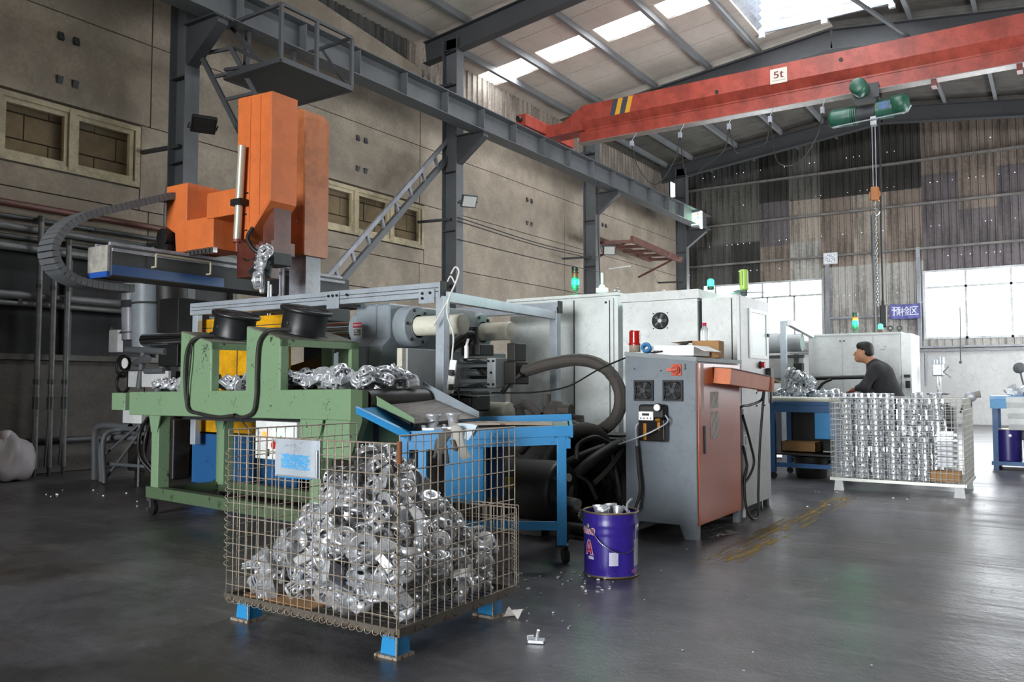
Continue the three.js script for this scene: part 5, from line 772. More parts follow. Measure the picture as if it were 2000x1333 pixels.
// ================= GANTRY ROBOT AND LADLE COLUMN =================
{ const t = thing('take_out_robot', 'orange gantry take-out robot with cable chain above the green conveyor', 'robot'), o = mat.orange, bx = -7.25;
  part('traverse_beam', [span(bx - .18, bx + .14, 2.08, 2.36, -7.2, -4.2, .01)], mat.steelDark, t); part('guide_rail', [span(bx - .14, bx - .1, 2.36, 2.39, -7.1, -4.2), span(bx + .08, bx + .12, 2.36, 2.39, -7.1, -4.2), span(bx + .14, bx + .16, 2.3, 2.33, -7.1, -4.2)], mat.steelLight, t);
  part('blue_band', span(bx + .141, bx + .15, 2.09, 2.18, -5.4, -4.2), M('#27497e', { rough: .4 }), t); part('end_plate', [span(bx - .2, bx + .12, 2.12, 2.36, -4.2, -4.17, .004)], M('#a3a199', { map: T.grime, size: .6, rough: .6 }), t); part('end_stripe', span(bx - .2, bx + .12, 2.07, 2.12, -4.2, -4.168), M('#2450a0', { rough: .4 }), t);
  part('handrail', [rod([bx + .2, 2.32, -4.6], [bx + .2, 2.32, -5.2], .01), rod([bx + .2, 2.32, -4.6], [bx + .2, 2.2, -4.6], .01), rod([bx + .2, 2.32, -5.2], [bx + .2, 2.2, -5.2], .01), rod([bx + .2, 2.2, -4.6], [bx + .13, 2.2, -4.6], .01), rod([bx + .2, 2.2, -5.2], [bx + .13, 2.2, -5.2], .01)], M('#a3a28a', { rough: .5 }), t);
  part('support_post', [span(bx - .15, bx + .15, .0, 2.08, -7.05, -6.75, .01), span(bx - .3, bx + .3, 2.0, 2.08, -7.3, -6.4, .01)], mat.steelDark, t);
  // carriage and cross arm
  const cg = part('carriage', [prism([[-7.52, 2.7], [-7.37, 2.62], [-7.35, 2.42], [-6.78, 2.42], [-6.78, 2.72], [-7.2, 2.72], [-7.2, 3.1], [-7.52, 3.1]].reverse().reverse(), .38, .008).translate(0, 0, -5.4)], o, t);
  part('carriage_back', span(-7.5, -6.5, 2.5, 3.09, -5.55, -5.42, .006), o, cg); part('drive_motor', [put(new THREE.CylinderGeometry(.09, .09, .3, 18), -7.5, 2.58, -5.1, [H, 0, 0]), span(-7.62, -7.4, 2.42, 2.5, -5.3, -4.95)], mat.black, t);
  part('cross_arm', [span(-6.86, -6.3, 2.7, 2.95, -5.25, -5.0, .008)], o, t); part('skirt', span(-6.78, -6.5, 2.15, 2.7, -5.6, -5.3, .006), paint('#5a2f25'), t);
  part('small_valves', Array.from({ length: 7 }, (_, i) => span(-7.15 + i * .06, -7.11 + i * .06, 2.37, 2.42, -5.05, -5.0)), mat.bareSteel, t);
  // vertical arm: folded housing with slanted foot
  const va = part('vertical_arm', [prism([[-6.42, 2.46], [-6.28, 2.46], [-5.97, 2.78], [-5.97, 3.78], [-6.42, 3.8]], .3, .012).translate(0, 0, -5.32)], o, t, 'tall orange folded-sheet arm');
  part('fold_line', [span(-6.24, -6.235, 2.6, 3.78, -5.02, -5.005), span(-6.1, -6.095, 2.66, 3.77, -5.02, -5.005)], M('#a84f20', { rough: .5 }), va); part('rivet', [[-6.28, 2.88], [-6.26, 2.88], [-6.3, 2.68], [-6.28, 2.68], [-6.3, 2.53], [-6.27, 2.53]].map(([x, y]) => put(new THREE.CylinderGeometry(.008, .008, .01, 8), x, y, -5.003, [H, 0, 0])), mat.black, va);
  part('air_cylinder', [rod([-6.332, 2.433, -4.950], [-6.282, 3.315, -4.950], .036, 20)], M('#c6c2b2', { rough: .3, metal: .4 }), t); part('cylinder_clamp', [put(box(.14, .06, .09), -6.312, 2.785, -4.950)], mat.black, t); part('cylinder_foot', [rod([-6.329, 2.328, -4.950], [-6.332, 2.424, -4.950], .016, 10), rod([-6.331, 2.414, -4.950], [-6.332, 2.443, -4.950], .042, 16)], M('#7b4030', { rough: .5 }), t);
  part('inner_slide', [span(-6.15, -6.0, 2.38, 2.8, -5.3, -5.1), span(-6.16, -5.99, 2.3, 2.42, -5.34, -5.06)], paint('#6b4238'), t);
  const gp = part('gripper', [span(-6.2, -5.98, 2.2, 2.32, -5.3, -5.08, .01), rod([-6.12, 2.26, -5.15], [-6.12, 2.1, -5.12], .04, 14), put(new THREE.CylinderGeometry(.05, .05, .12, 16), -6.1, 2.2, -5.05, [H, 0, 0]), beam([-6.12, 2.2, -5.1], [-6.08, 2.02, -4.98], .03, .05), beam([-6.2, 2.24, -5.1], [-6.22, 2.12, -5.0], .03, .04)], mat.steelDark, t);
  part('wiring', [tube([[-6.2, 2.55, -5.02], [-6.22, 2.45, -4.98], [-6.16, 2.35, -4.99], [-6.1, 2.3, -5.02]], .02, 20), tube([[-6.3, 2.27, -5.0], [-6.22, 2.24, -4.98], [-6.14, 2.26, -5.0]], .008, 10)], mat.oily, gp);
  // cable chain links along a U
  const links = [[-3.06, -5.0], [-3.04, -4.92]].length ? [] : []; const path = curve([[0, 3.0, -5.08], [0, 2.99, -4.98], [0, 2.93, -4.82], [0, 2.82, -4.55], [0, 2.72, -4.3], [0, 2.62, -4.08], [0, 2.48, -3.92], [0, 2.3, -3.84], [0, 2.14, -3.9], [0, 2.05, -4.05], [0, 2.02, -4.25], [0, 2.02, -4.6]]);
  for (let i = 0; i < 46; i++) { const a = path.getPointAt(i / 46), b = path.getPointAt((i + .93) / 46), cut = beam([bx - .22, a.y, a.z], [bx - .22, b.y, b.z], .15, .06, V(1, 0, 0)); void cut; links.push([a, b]); }
  for (const [a, b] of links) part('chain_link', beam([bx - .25, a.y, a.z], [bx - .25, b.y, b.z], .07, .25, V(1, 0, 0)), mat.steel, t);
}
{ const t = thing('spray_robot', 'orange upright spraying unit on a grey post behind the take-out robot', 'robot'), o = paint('#b06a42', { rough: .5 });
  part('housing', [prism([[-7.1, 2.5], [-6.72, 2.5], [-6.72, 4.0], [-6.8, 4.08], [-7.02, 4.08], [-7.1, 3.98]], .34, .014).translate(0, 0, -6.45)], o, t); part('housing_rivet', [[-6.95, 2.8], [-6.8, 2.85], [-6.9, 3.05]].map(([x, y]) => put(new THREE.CylinderGeometry(.01, .01, .01, 8), x, y, -6.09, [H, 0, 0])), mat.cast, t);
  part('post', [span(-7.02, -6.76, 1.9, 2.52, -6.4, -6.18, .008), rod([-7.07, 1.9, -6.15], [-7.07, 2.5, -6.15], .016), rod([-7.12, 1.9, -6.15], [-7.12, 3.2, -6.15], .03)], mat.steelLight, t); part('cylinder', rod([-7.14, 2.75, -6.08], [-7.14, 3.55, -6.08], .035, 16), paint('#55463e'), t); part('post_base', span(-7.35, -6.5, 1.78, 1.92, -6.6, -5.95, .01), mat.steelDark, t); part('spray_pipe', [rod([-7.02, 1.7, -5.9], [-7.02, 2.2, -5.9], .012), rod([-6.98, 1.7, -5.9], [-6.98, 2.16, -5.9], .012)], mat.bareSteel, t); }
casting(2, [-6.0, 2.2, -4.99], [1.3, 0, .4], 'bright casting held in the gripper of the orange robot', 'castings held by the robot', 1.5);
casting(0, [-5.98, 2.04, -4.97], [1.2, .4, .9], 'bright casting held in the gripper of the orange robot', 'castings held by the robot', 1.5);
casting(1, [-5.99, 2.3, -5.0], [1.3, .2, -.3], 'bright casting held in the gripper of the orange robot', 'castings held by the robot', 1.3);

// ================= CABINETS =================
function axialFan(parent, x, y, z, r, square) {                           // panel fan facing +z
  const f = part('cooling_fan', [ring(r * .86, r, .02, 0, 32).rotateX(H).translate(x, y, z), ...(square ? [[r * .98, .022], [-r * .98, .022]].flatMap(([d]) => [box(r * 2.1, .012, .02, x, y + d, z + .01), box(.012, r * 2.1, .02, x + d, y, z + .01)]) : [])], mat.black, parent);
  part('fan_backing', square ? box(r * 2.1, r * 2.1, .004, x, y, z + .002) : put(new THREE.CylinderGeometry(r, r, .004, 30), x, y, z + .002, [H, 0, 0]), M('#26282b', { rough: .8 }), f);
  part('fan_grille', [.25, .45, .65, .85].map((k) => new THREE.TorusGeometry(r * k, .0022, 4, 28).translate(x, y, z + .022)).concat(around(6, (a) => rod([x + r * .2 * Math.cos(a), y + r * .2 * Math.sin(a), z + .022], [x + r * .95 * Math.cos(a), y + r * .95 * Math.sin(a), z + .022], .002, 4))), square ? mat.steelDark : mat.steel, f);
  part('fan_hub', put(new THREE.CylinderGeometry(r * .3, r * .3, .02, 18), x, y, z + .012, [H, 0, 0]), square ? mat.steelDark : mat.cabWhite2, f);
  part('fan_blade', around(5, (a) => { const g = box(r * .5, r * .3, .003, 0, 0, 0, [.5, 0, 0]); return g.translate(r * .55, 0, .01).rotateZ(a).translate(x, y, z); }), square ? mat.steel : mat.steelLight, f);
  part('fan_screw', [[-1, -1], [1, -1], [-1, 1], [1, 1]].map(([a, b]) => put(new THREE.CylinderGeometry(.006, .006, .006, 8), x + a * r * .88, y + b * r * .88, z + .006, [H, 0, 0])), mat.steelDark, f);
}
{ const t = thing('grey_cabinet', 'grey steel control cabinet with orange door side and two black fans', 'cabinet'), x0 = -2.715, x1 = -2.17, zf = -5.64, zb = -6.64;
  const outline = [[x0, .12], [x0 + .05, .0], [x0 + .08, 0], [x0 + .1, .1], [x1 - .13, .1], [x1 - .09, .0], [x1 - .01, 0], [x1, .12], [x1, 1.287], [x0, 1.33]];
  part('shell', prism(outline, .02, .003).translate(0, 0, zf - .023), mat.cabGrey, t, 'grey front face with arched foot');
  part('body', prism([[x0, .12], [x1 - .02, .12], [x1 - .02, 1.27], [x0, 1.31]], zf - zb - .05).translate(0, 0, zb + .02), mat.cabGrey, t);
  part('top_sheet', slab([[x0 - .005, 1.345, zf + .005], [x1 + .012, 1.295, zf + .005], [x1 + .012, 1.295, zb], [x0 - .005, 1.345, zb]], .03), M('#8d9496', { map: T.chips, size: .35, rough: .5 }), t, 'scuffed top');
  const d = part('door', span(x1 - .015, x1 + .012, .1, 1.255, zb + .06, zf - .03, .005), mat.orangeDoor, t, 'glossy orange side door'); part('door_scrape', span(x1 + .0125, x1 + .0135, .88, 1.25, zf - .13, zf - .075), M('#c9a08e', { map: T.chips, size: .12, rough: .6 }), d); part('door_handle', [span(x1 + .012, x1 + .022, .6, .8, zf - .145, zf - .125, .003)], mat.black, d); part('notice_paper', [box(.002, .12, .16, x1 + .014, .985, -5.99), box(.002, .2, .16, x1 + .014, .80, -5.99)], M('#b7aea6', { rough: .7, map: T.streak, size: .1 }), d);
  for (const z of [zf - .05, zb + .06]) part('foot', span(x1 - .05, x1 - .005, 0, .12, z - .03, z + .03), mat.cabGrey, t);
  axialFan(t, -2.565, 1.055, zf, .072, true); axialFan(t, -2.337, 1.055, zf, .072, true);
  const sw = part('main_switch', [span(-2.347, -2.272, 1.163, 1.245, zf, zf + .012, .004)], M('#d0552c', { rough: .5 }), t, 'orange rotary main switch'); part('switch_dial', put(new THREE.CylinderGeometry(.032, .034, .02, 22), -2.309, 1.204, zf + .02, [H, 0, 0]), M('#a3301c', { rough: .4 }), sw); part('switch_handle', [box(.06, .016, .022, -2.315, 1.204, zf + .038, [0, 0, .2], .004), box(.04, .02, .012, -2.355, 1.206, zf + .03)], M('#c86048', { rough: .4 }), sw);
  part('screw', [[-2.64, 1.215], [-2.43, 1.2], [-2.245, 1.24], [-2.245, 1.225], [-2.245, 1.21]].map(([x, y]) => put(new THREE.CylinderGeometry(.006, .006, .006, 8), x, y, zf + .002, [H, 0, 0])), mat.black, t);
  // orange arm box on the door side
  const a = part('side_arm', [slab([[-2.15, 1.225, -5.98], [-2.03, 1.215, -6.0], [-2.03, 1.16, -7.0], [-2.15, 1.17, -7.0]], .115)], mat.orange, t, 'orange box arm along the door'); part('arm_end', span(-2.15, -2.02, 1.04, 1.165, -7.06, -7.0), M('#a8623c', { map: T.rust, size: .2, rough: .6 }), a); part('arm_tongue', slab([[-2.12, 1.165, -7.06], [-2.06, 1.165, -7.06], [-2.06, 1.13, -7.4], [-2.12, 1.13, -7.4]], .02), mat.card, a); part('arm_top_wear', slab([[-2.16, 1.232, -5.98], [-2.02, 1.222, -6.0], [-2.02, 1.168, -7.0], [-2.16, 1.178, -7.0]], .006), M('#6b5248', { map: T.chips, size: .2, rough: .6 }), a); }
{ const t = thing('lubricator', 'black and white lubrication unit with brass sight glass on the grey cabinet', 'lubricator', [-2.475, .82, -5.64]);
  part('reservoir', span(-.105, .105, -.13, .03, 0, .08, .012), M('#2a2624', { rough: .15, phys: { transmission: .25, thickness: .05 } }), t); part('pump_head', span(-.1, .1, .03, .135, 0, .09, .02), mat.black, t); part('display', span(-.09, .025, .02, .085, .085, .105, .006), mat.white, t); part('screen', [span(-.06, -.005, .055, .072, .105, .107), ...[-.07, -.045, -.02, .005].map((x) => put(new THREE.CylinderGeometry(.005, .005, .004, 8), x, .036, .106, [H, 0, 0]))], mat.black, t); part('gauge', put(new THREE.CylinderGeometry(.03, .03, .03, 20), .06, .115, .1, [H, 0, 0]), mat.black, t); part('gauge_face', put(new THREE.CylinderGeometry(.024, .024, .004, 20), .06, .115, .117, [H, 0, 0]), mat.white, t); part('sight_glass', [span(-.06, -.035, -.12, .0, .08, .092, .003), span(.05, .07, -.05, .01, .08, .095, .003), rod([.04, .025, .09], [.075, .025, .09], .012)], M('#b5792a', { rough: .3, metal: .6 }), t);
  part('outlet_hose', tube([[-.105, .0, .04], [-.13, -.02, .05], [-.128, -.15, .05], [-.115, -.33, .05], [-.1, -.5, .06], [-.11, -.62, .08]], .009, 40), mat.steelLight, t); part('oil_line', tube([[.1, .06, .06], [.125, .02, .07], [.04, -.05, .13], [-.12, -.12, .16], [-.25, -.16, .1]], .006, 40), mat.castDull, t); part('hose_cover', tube([[-.128, -.17, .05], [-.115, -.33, .05], [-.1, -.5, .06], [-.13, -.64, .09]], .014, 30), mat.rubber, t); }
{ const t = thing('beacon', 'red rotating beacon light on the grey cabinet corner', 'beacon light', [-2.675, 1.345, -5.72]); part('base', lathe([[0, 0], [.042, 0], [.042, .05], [.038, .06], [0, .06]], 24), M('#9b8c7d', { rough: .5 }), t); part('dome', lathe([[.046, .05], [.048, .062], [.042, .07], [.042, .15], [.036, .162], [0, .165]], 28), M('#c22018', { rough: .2, phys: { transmission: .3, thickness: .02, clearcoat: .5 } }), t); part('dome_core', lathe([[0, .06], [.03, .06], [.03, .14], [0, .14]], 16), M('#e03a28', { rough: .5 }), t); }
{ const zf = -6.8, t = thing('white_cabinet', 'tall white electrical cabinet with a round fan behind the grey cabinet', 'cabinet'), w = mat.cabWhite;
  part('main_body', [span(-3.30, -2.59, .08, 1.84, -7.55, zf, .006)], w, t); part('cap', span(-3.315, -2.57, 1.84, 1.92, -7.58, zf + .02, .006), w, t); part('plinth', span(-3.28, -2.3, 0, .1, -7.6, zf - .05), mat.seam, t);
  part('tower_body', span(-2.575, -2.27, .06, 1.845, -7.72, zf - .06, .006), w, t); part('front_panel', span(-2.56, -2.31, .1, 1.80, zf - .062, zf - .05, .004), w, t); part('seam_strip', [span(-2.588, -2.577, .1, 1.82, zf - .06, zf - .03), span(-2.31, -2.302, .1, 1.83, zf - .06, zf - .046)], mat.seam, t);
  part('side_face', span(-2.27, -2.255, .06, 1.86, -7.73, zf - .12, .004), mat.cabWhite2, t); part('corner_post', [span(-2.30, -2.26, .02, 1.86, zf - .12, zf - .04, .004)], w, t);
  const d = part('window_door', [span(-2.255, -2.245, 1.33, 1.36, -7.69, -7.14), span(-2.255, -2.245, 1.735, 1.765, -7.69, -7.14), span(-2.255, -2.245, 1.33, 1.765, -7.69, -7.63), span(-2.255, -2.245, 1.33, 1.765, -7.2, -7.14)], w, t); part('door_pane', span(-2.254, -2.25, 1.36, 1.735, -7.63, -7.2), M('#9db3aa', { rough: .3 }), d); part('door_latch', box(.02, .03, .04, -2.24, 1.55, -7.66), mat.black, d);
  part('emergency_stop', [axX(new THREE.CylinderGeometry(.03, .022, .04, 16)).translate(-2.23, 1.275, -7.45)], M('#b01c28', { rough: .4 }), t); part('stop_collar', axX(new THREE.CylinderGeometry(.034, .034, .012, 16)).translate(-2.25, 1.275, -7.45), mat.black, t); part('socket_box', span(-2.25, -2.21, 1.15, 1.25, -7.74, -7.62, .006), mat.black, t); part('panel_bolt', [[1.025, -7.33], [1.025, -7.56], [.91, -7.33], [.91, -7.56]].map(([y, z]) => axX(new THREE.CylinderGeometry(.008, .008, .008, 10)).translate(-2.252, y, z)), mat.black, t); part('grab_handle', span(-2.25, -2.235, .93, 1.1, -7.74, -7.72), mat.black, t);
  part('vent_slots', [0, 1, 2].flatMap((k) => Array.from({ length: 5 }, (_, i) => span(-2.256, -2.252, .5 + k * .09 + i * .014, .506 + k * .09 + i * .014, -7.02, -6.96))), mat.black, t);
  for (const z of [-7.02, -7.68]) part('foot', span(-2.31, -2.27, 0, .08, z - .03, z + .03), mat.steel, t);
  axialFan(t, -2.93, 1.66, zf, .075, false); part('top_knob', [put(lathe([[0, 0], [.025, 0], [.025, .02], [.012, .03], [0, .03]], 12), -2.96, 1.92, -6.95), put(lathe([[0, 0], [.03, 0], [.03, .03], [0, .035]], 12), -2.85, 1.92, -7.2)], mat.cast, t); }
{ const zf = -7.42, t = thing('white_cabinet', 'wide white electrical cabinet panel behind the arched hydraulic hose', 'cabinet'), w = mat.cabWhite;
  part('body', span(-4.95, -3.66, .05, 2.0, -8.0, zf - .02, .006), w, t); const d = part('door', span(-4.92, -3.70, .1, 1.965, zf - .02, zf, .006), w, t); part('door', span(-4.14, -3.70, .1, 1.955, zf, zf + .006, .003), w, t); part('door_seam', [span(-4.153, -4.142, .1, 1.96, zf, zf + .004), span(-3.745, -3.735, .1, 1.94, zf + .004, zf + .0085)], mat.seam, d); part('top_rim', span(-4.97, -3.64, 1.985, 2.015, -8.02, zf + .02, .004), w, t); part('latch', put(new THREE.CylinderGeometry(.012, .012, .01, 12), -3.78, 1.92, zf + .008, [H, 0, 0]), mat.black, d); part('side_fill', span(-3.655, -3.34, .0, 1.9, -7.9, -7.6), mat.steelLight, t); part('lifting_eye', [new THREE.TorusGeometry(.025, .008, 8, 16).translate(-3.7, 2.04, -7.5)], mat.bareSteel, t); }
function tower(pos, label, segs, on, s = 1) {
  const t = thing('signal_tower', label, 'signal light', pos); t.scale.setScalar(s);
  part('pole', [rod([-.012, 0, 0], [-.012, .05, 0], .006), rod([.012, 0, 0], [.012, .05, 0], .006), put(new THREE.CylinderGeometry(.034, .03, .02, 18), 0, .055, 0)], M('#1f4a3a', { rough: .5 }), t);
  let y = .065; segs.forEach(([c, h, k]) => { part('lamp_segment', lathe([[0, 0], [.034, 0], [.036, .004], [.036, h - .004], [.034, h], [0, h]], 22).translate(0, y, 0), k ? lamp(c, k) : M(c, { rough: .35 }), t); y += h; });
  if (on) { const l = new THREE.PointLight(on, .5 * s); l.position.set(pos[0], pos[1] + .11 * s, pos[2] + .13 * s); l.shadow.radius = 3; l.castShadow = true; l.name = 'signal_tower_glow'; scene.add(l); }
}
tower([-4.314, 2.055, -7.750], 'signal tower lit green on the wide white cabinet, beside the hanging cable', [['#1c5a44', .03], ['#20e890', .055, 1.7], ['#176a4c', .02], ['#6b2a26', .045], ['#3a2220', .03], ['#171717', .025]], '#50ffb0', 1.12);
{ const t = thing('white_nozzle', 'white plastic nozzle standing on the wide white cabinet', 'nozzle', [-3.969, 2.057, -7.700]); part('nozzle_body', [lathe([[0, 0], [.05, 0], [.045, .03], [.03, .07], [.015, .09], [.012, .1], [0, .1]], 14), span(-.06, -.03, 0, .05, -.03, .03, .008), span(.03, .06, 0, .05, -.03, .03, .008)], mat.white, t); part('nozzle_tip', lathe([[0, .1], [.014, .1], [.014, .2], [.01, .21], [0, .21]], 12), mat.white, t); }
{ const t = thing('signal_lamp', 'single green lamp glowing on the white cabinet with the fan', 'signal light', [-2.724, 1.991, -7.500]); part('lamp_base', lathe([[0, 0], [.03, 0], [.03, .03], [0, .03]], 18), mat.black, t); part('lamp_dome', lathe([[0, .03], [.032, .03], [.032, .085], [.02, .1], [0, .1]], 20), lamp('#40f0b0', 1.8), t); const l = new THREE.PointLight('#60ffc0', .35); l.position.set(-2.669, 2.040, -7.350); l.shadow.radius = 3; l.castShadow = true; l.name = 'signal_lamp_glow'; scene.add(l); }
{ const t = thing('stand_fan', 'small lime-green plastic fan with grey blades on the white cabinet', 'fan', [-2.344, 1.911, -7.300]); part('motor_housing', lathe([[0, .03], [.035, .03], [.04, .05], [.04, .2], [.034, .215], [0, .22]], 20), M('#b5d86a', { rough: .4 }), t); part('slot', [span(-.004, .004, .07, .2, .036, .042), span(-.03, -.026, .07, .19, .02, .036)], M('#6d8a3a', { rough: .6 }), t); part('blade', around(3, (a) => { const g = box(.15, .006, .06, 0, 0, 0, [.25, 0, 0]); return g.translate(.1, .01, 0).rotateY(a + .4); }), mat.steelLight, t); part('hub', lathe([[0, -.02], [.03, -.02], [.03, .03], [0, .03]], 16), mat.steel, t); part('knob', new THREE.SphereGeometry(.012, 10, 8).translate(.01, .235, 0), mat.black, t); part('stand', rod([0, -.05, 0], [0, 0, 0], .012), mat.steel, t); }
// things on top of the grey cabinet
{ const t = thing('paper_box', 'flat white paper box on top of the grey cabinet', 'box', [-2.36, 1.31, -5.85], -.1); part('box_body', box(.34, .075, .26, 0, .04, 0, [0, 0, -.03], .003), mat.paper, t); part('box_flap', slab([[.17, .07, .13], [.26, .03, .13], [.26, .03, -.13], [.17, .07, -.13]], .004), mat.paper, t); part('printed_edge', box(.18, .004, .2, -.05, .08, -.02), mat.seam, t); }
{ const t = thing('carton', 'small brown carton lying behind the white paper box', 'carton', [-2.24, 1.3, -6.1]); part('carton_body', box(.2, .13, .2, 0, .065, 0, .15, .003), mat.card, t); part('carton_flap', slab([[-.1, .13, .1], [-.26, .12, .1], [-.26, .12, -.1], [-.1, .13, -.1]], .003), mat.card, t); }
{ const t = thing('bottle', 'clear plastic bottle with red cap on the brown carton', 'bottle', [-2.28, 1.432, -6.13]); part('bottle_body', lathe([[0, 0], [.03, 0], [.031, .01], [.031, .075], [.026, .095], [.016, .11], [.014, .12], [0, .12]], 20), M('#eef2f4', { rough: .15, phys: { transmission: .6, thickness: .02 } }), t); part('cap', lathe([[0, .118], [.016, .118], [.016, .142], [0, .142]], 16), M('#c82850', { rough: .4 }), t); }
{ const t = thing('tape_roll', 'roll of blue tape lying on the grey cabinet beside the beacon', 'tape roll', [-2.575, 1.335 + .03, -5.72], .4); part('tape', put(ring(.018, .038, .045, 0, 22), 0, 0, 0, [1.3, 0, .2]), M('#3f83b8', { rough: .5 }), t); part('loose_end', slab([[.03, .0, .02], [.08, -.02, .03], [.08, -.02, -.01], [.03, .0, -.02]], .002), M('#bcd4e4', { rough: .5 }), t); }
{ const t = thing('tool_pile', 'grey metal tool and fittings lying left of the white paper box', 'tool', [-2.49, 1.325, -5.75], .2); part('tool_head', [new THREE.TorusGeometry(.02, .008, 8, 18).rotateX(1.2).translate(-.02, .014, 0), box(.05, .03, .03, .04, .015, 0, .3, .004), rod([.0, .03, -.02], [.1, .05, -.05], .009)], mat.bareSteel, t); part('tool_grip', [rod([.1, .05, -.05], [.2, .085, -.08], .011), rod([.03, .02, .03], [-.06, .01, .05], .006)], mat.black, t); }
// loose black cords down the side of the cabinets
solo('power_cable', tube([[-2.1, 1.06, -7.03], [-2.12, .98, -7.05], [-2.16, .93, -6.85], [-2.18, .92, -6.7], [-2.2, .9, -6.66]], .011, 40), mat.cable, 'short black cord looping from the orange arm to the cabinet door edge', 'cord');
solo('power_cable', tube([[-2.1, 1.05, -7.04], [-2.13, .6, -7.0], [-2.12, .2, -6.9], [-2.1, .02, -6.82], [-2.12, .015, -6.72], [-2.15, .1, -6.68], [-2.16, .35, -6.68], [-2.15, .45, -6.72]], .011, 70), mat.cable, 'long black cord hanging to the floor beside the orange door', 'cord');
solo('power_cable', tube([[-2.17, .85, -6.68], [-2.15, .62, -6.8], [-2.14, .45, -6.86], [-2.16, .33, -6.76], [-2.17, .3, -6.68], [-2.16, .42, -6.74], [-2.17, .6, -6.68]], .011, 70), mat.cable, 'black cord hanging in a short loop by the orange door edge', 'cord');
solo('outlet_pipe', [rod([-2.2, .02, -6.72], [-2.2, .9, -6.72], .03, 14)], mat.cabWhite2, 'pale upright conduit between the orange door and the white cabinet', 'pipe');

// ================= SECOND CAGE WITH STACKED HOUSINGS =================
{ const x0 = -2.03, x1 = -.80, z1 = -9.1, z0 = -10.1, t = thing('wire_cage', 'bright zinc wire mesh cage on pale feet, packed with upright stacks of housings', 'wire cage'), m = mat.wireZinc;
  part('front_panel', wires([x0, .12, z1], [x1, .12, z1], [0, .84, 0], 24, 15, .0028, 4), m, t); part('right_panel', wires([x1, .12, z1], [x1, .12, z0], [0, .84, 0], 20, 15, .0028, 4), m, t); part('left_panel', wires([x0, .12, z1], [x0, .12, z0], [0, .84, 0], 20, 15, .0028, 4), m, t); part('back_panel', wires([x0, .12, z0], [x1, .12, z0], [0, .84, 0], 24, 15, .0028, 4), m, t);
  part('base_grid', [...wires([x0, .125, z1], [x0, .125, z0], [x1 - x0, 0, 0], 20, 16, .003, 4), beam([x0, .12, z1], [x1, .12, z1], .03, .03), beam([x1, .12, z1], [x1, .12, z0], .03, .03), beam([x0, .12, z0], [x1, .12, z0], .03, .03), beam([x0, .12, z1], [x0, .12, z0], .03, .03)], m, t);
  part('corner_spiral', coil(x1, z1, .16, .9, .013, 20, .002), m, t);
  for (const [x, z] of [[x0 + .07, z1 - .06], [x1 - .05, z1 - .06], [x0 + .07, z0 + .06], [x1 - .05, z0 + .06]]) part('foot', [prism([[-.05, 0], [.05, 0], [.035, .115], [-.035, .115]], .008).translate(x, 0, z + .03), prism([[-.04, 0], [.05, 0], [.03, .115], [-.03, .115]], .008).rotateY(H).translate(x + .03, 0, z)], mat.cabWhite2, t);
  // housings: one ring each, stacked in columns
  let proto = null; const labels = { full: 'silver ring housing in the tall front stacks at the left of the zinc cage', low: 'silver ring housing in the shorter front stacks at the middle of the zinc cage', rear: 'silver ring housing in the rear stacks of the zinc cage', lean: 'silver ring housing in the leaning stack at the right of the zinc cage' };
  const R = rng(19);
  function housing(pos, rot, kind) {
    const grp = 'housings stacked in the zinc cage: ' + kind + ' stacks';
    if (!proto) { proto = thing('ring_housing', labels[kind], 'housing', pos, 0, grp);
      part('ring_wall', lathe([[.040, 0], [.056, 0], [.058, .006], [.058, .012], [.052, .014], [.052, .044], [.057, .046], [.057, .053], [.040, .053], [.04, 0]], 20), mat.cast, proto);
      part('boss', around(4, (a) => radial(box(.016, .05, .018), a, .058, .026)), mat.cast, proto); part('port', around(4, (a) => radial(put(new THREE.CylinderGeometry(.007, .007, .004, 8), 0, 0, 0, [0, 0, H]), a, .0535, .028), .6), mat.black, proto); proto.rotation.set(...rot); return; }
    copy(proto, pos, rot, labels[kind], grp); }
  const stack = (x, z, n, y0, kind, lx = 0) => { for (let k = 0; k < n; k++) housing([x + lx * k + (R() - .5) * .004, y0 + k * .0545, z + (R() - .5) * .004], [0, R() * 6, -lx * 14], kind); };
  stack(-1.885, -9.19, 16, .14, 'full'); stack(-1.735, -9.19, 16, .14, 'full', .0006); stack(-1.585, -9.19, 16, .14, 'full', -.0012); stack(-1.44, -9.19, 9, .14, 'low'); stack(-1.295, -9.19, 8, .14, 'low'); stack(-1.15, -9.19, 8, .14, 'low');
  stack(-1.28, -9.26, 8, .58, 'lean', .008); stack(-1.02, -9.24, 8, .58, 'lean', -.004);
  for (const [x, n] of [[-1.81, 16], [-1.66, 16], [-1.51, 16], [-1.36, 15], [-1.21, 15], [-1.07, 15]]) stack(x, -9.34, n, .14, 'rear'); }
{ const t = thing('cover_stack', 'low stack of pale flat castings at the right end of the zinc cage', 'casting stack', [-.97, .2, -9.22]); for (let k = 0; k < 7; k++) part('flat_casting', [box(.2, .02, .14, (k % 2) * .01, .1 + k * .05, 0, k * .03, .004), box(.14, .026, .1, 0, .122 + k * .05, 0)], k > 4 ? mat.cast : mat.castDull, t); part('carton', box(.26, .1, .16, 0, -.0, 0, 0, .003), mat.card, t); }
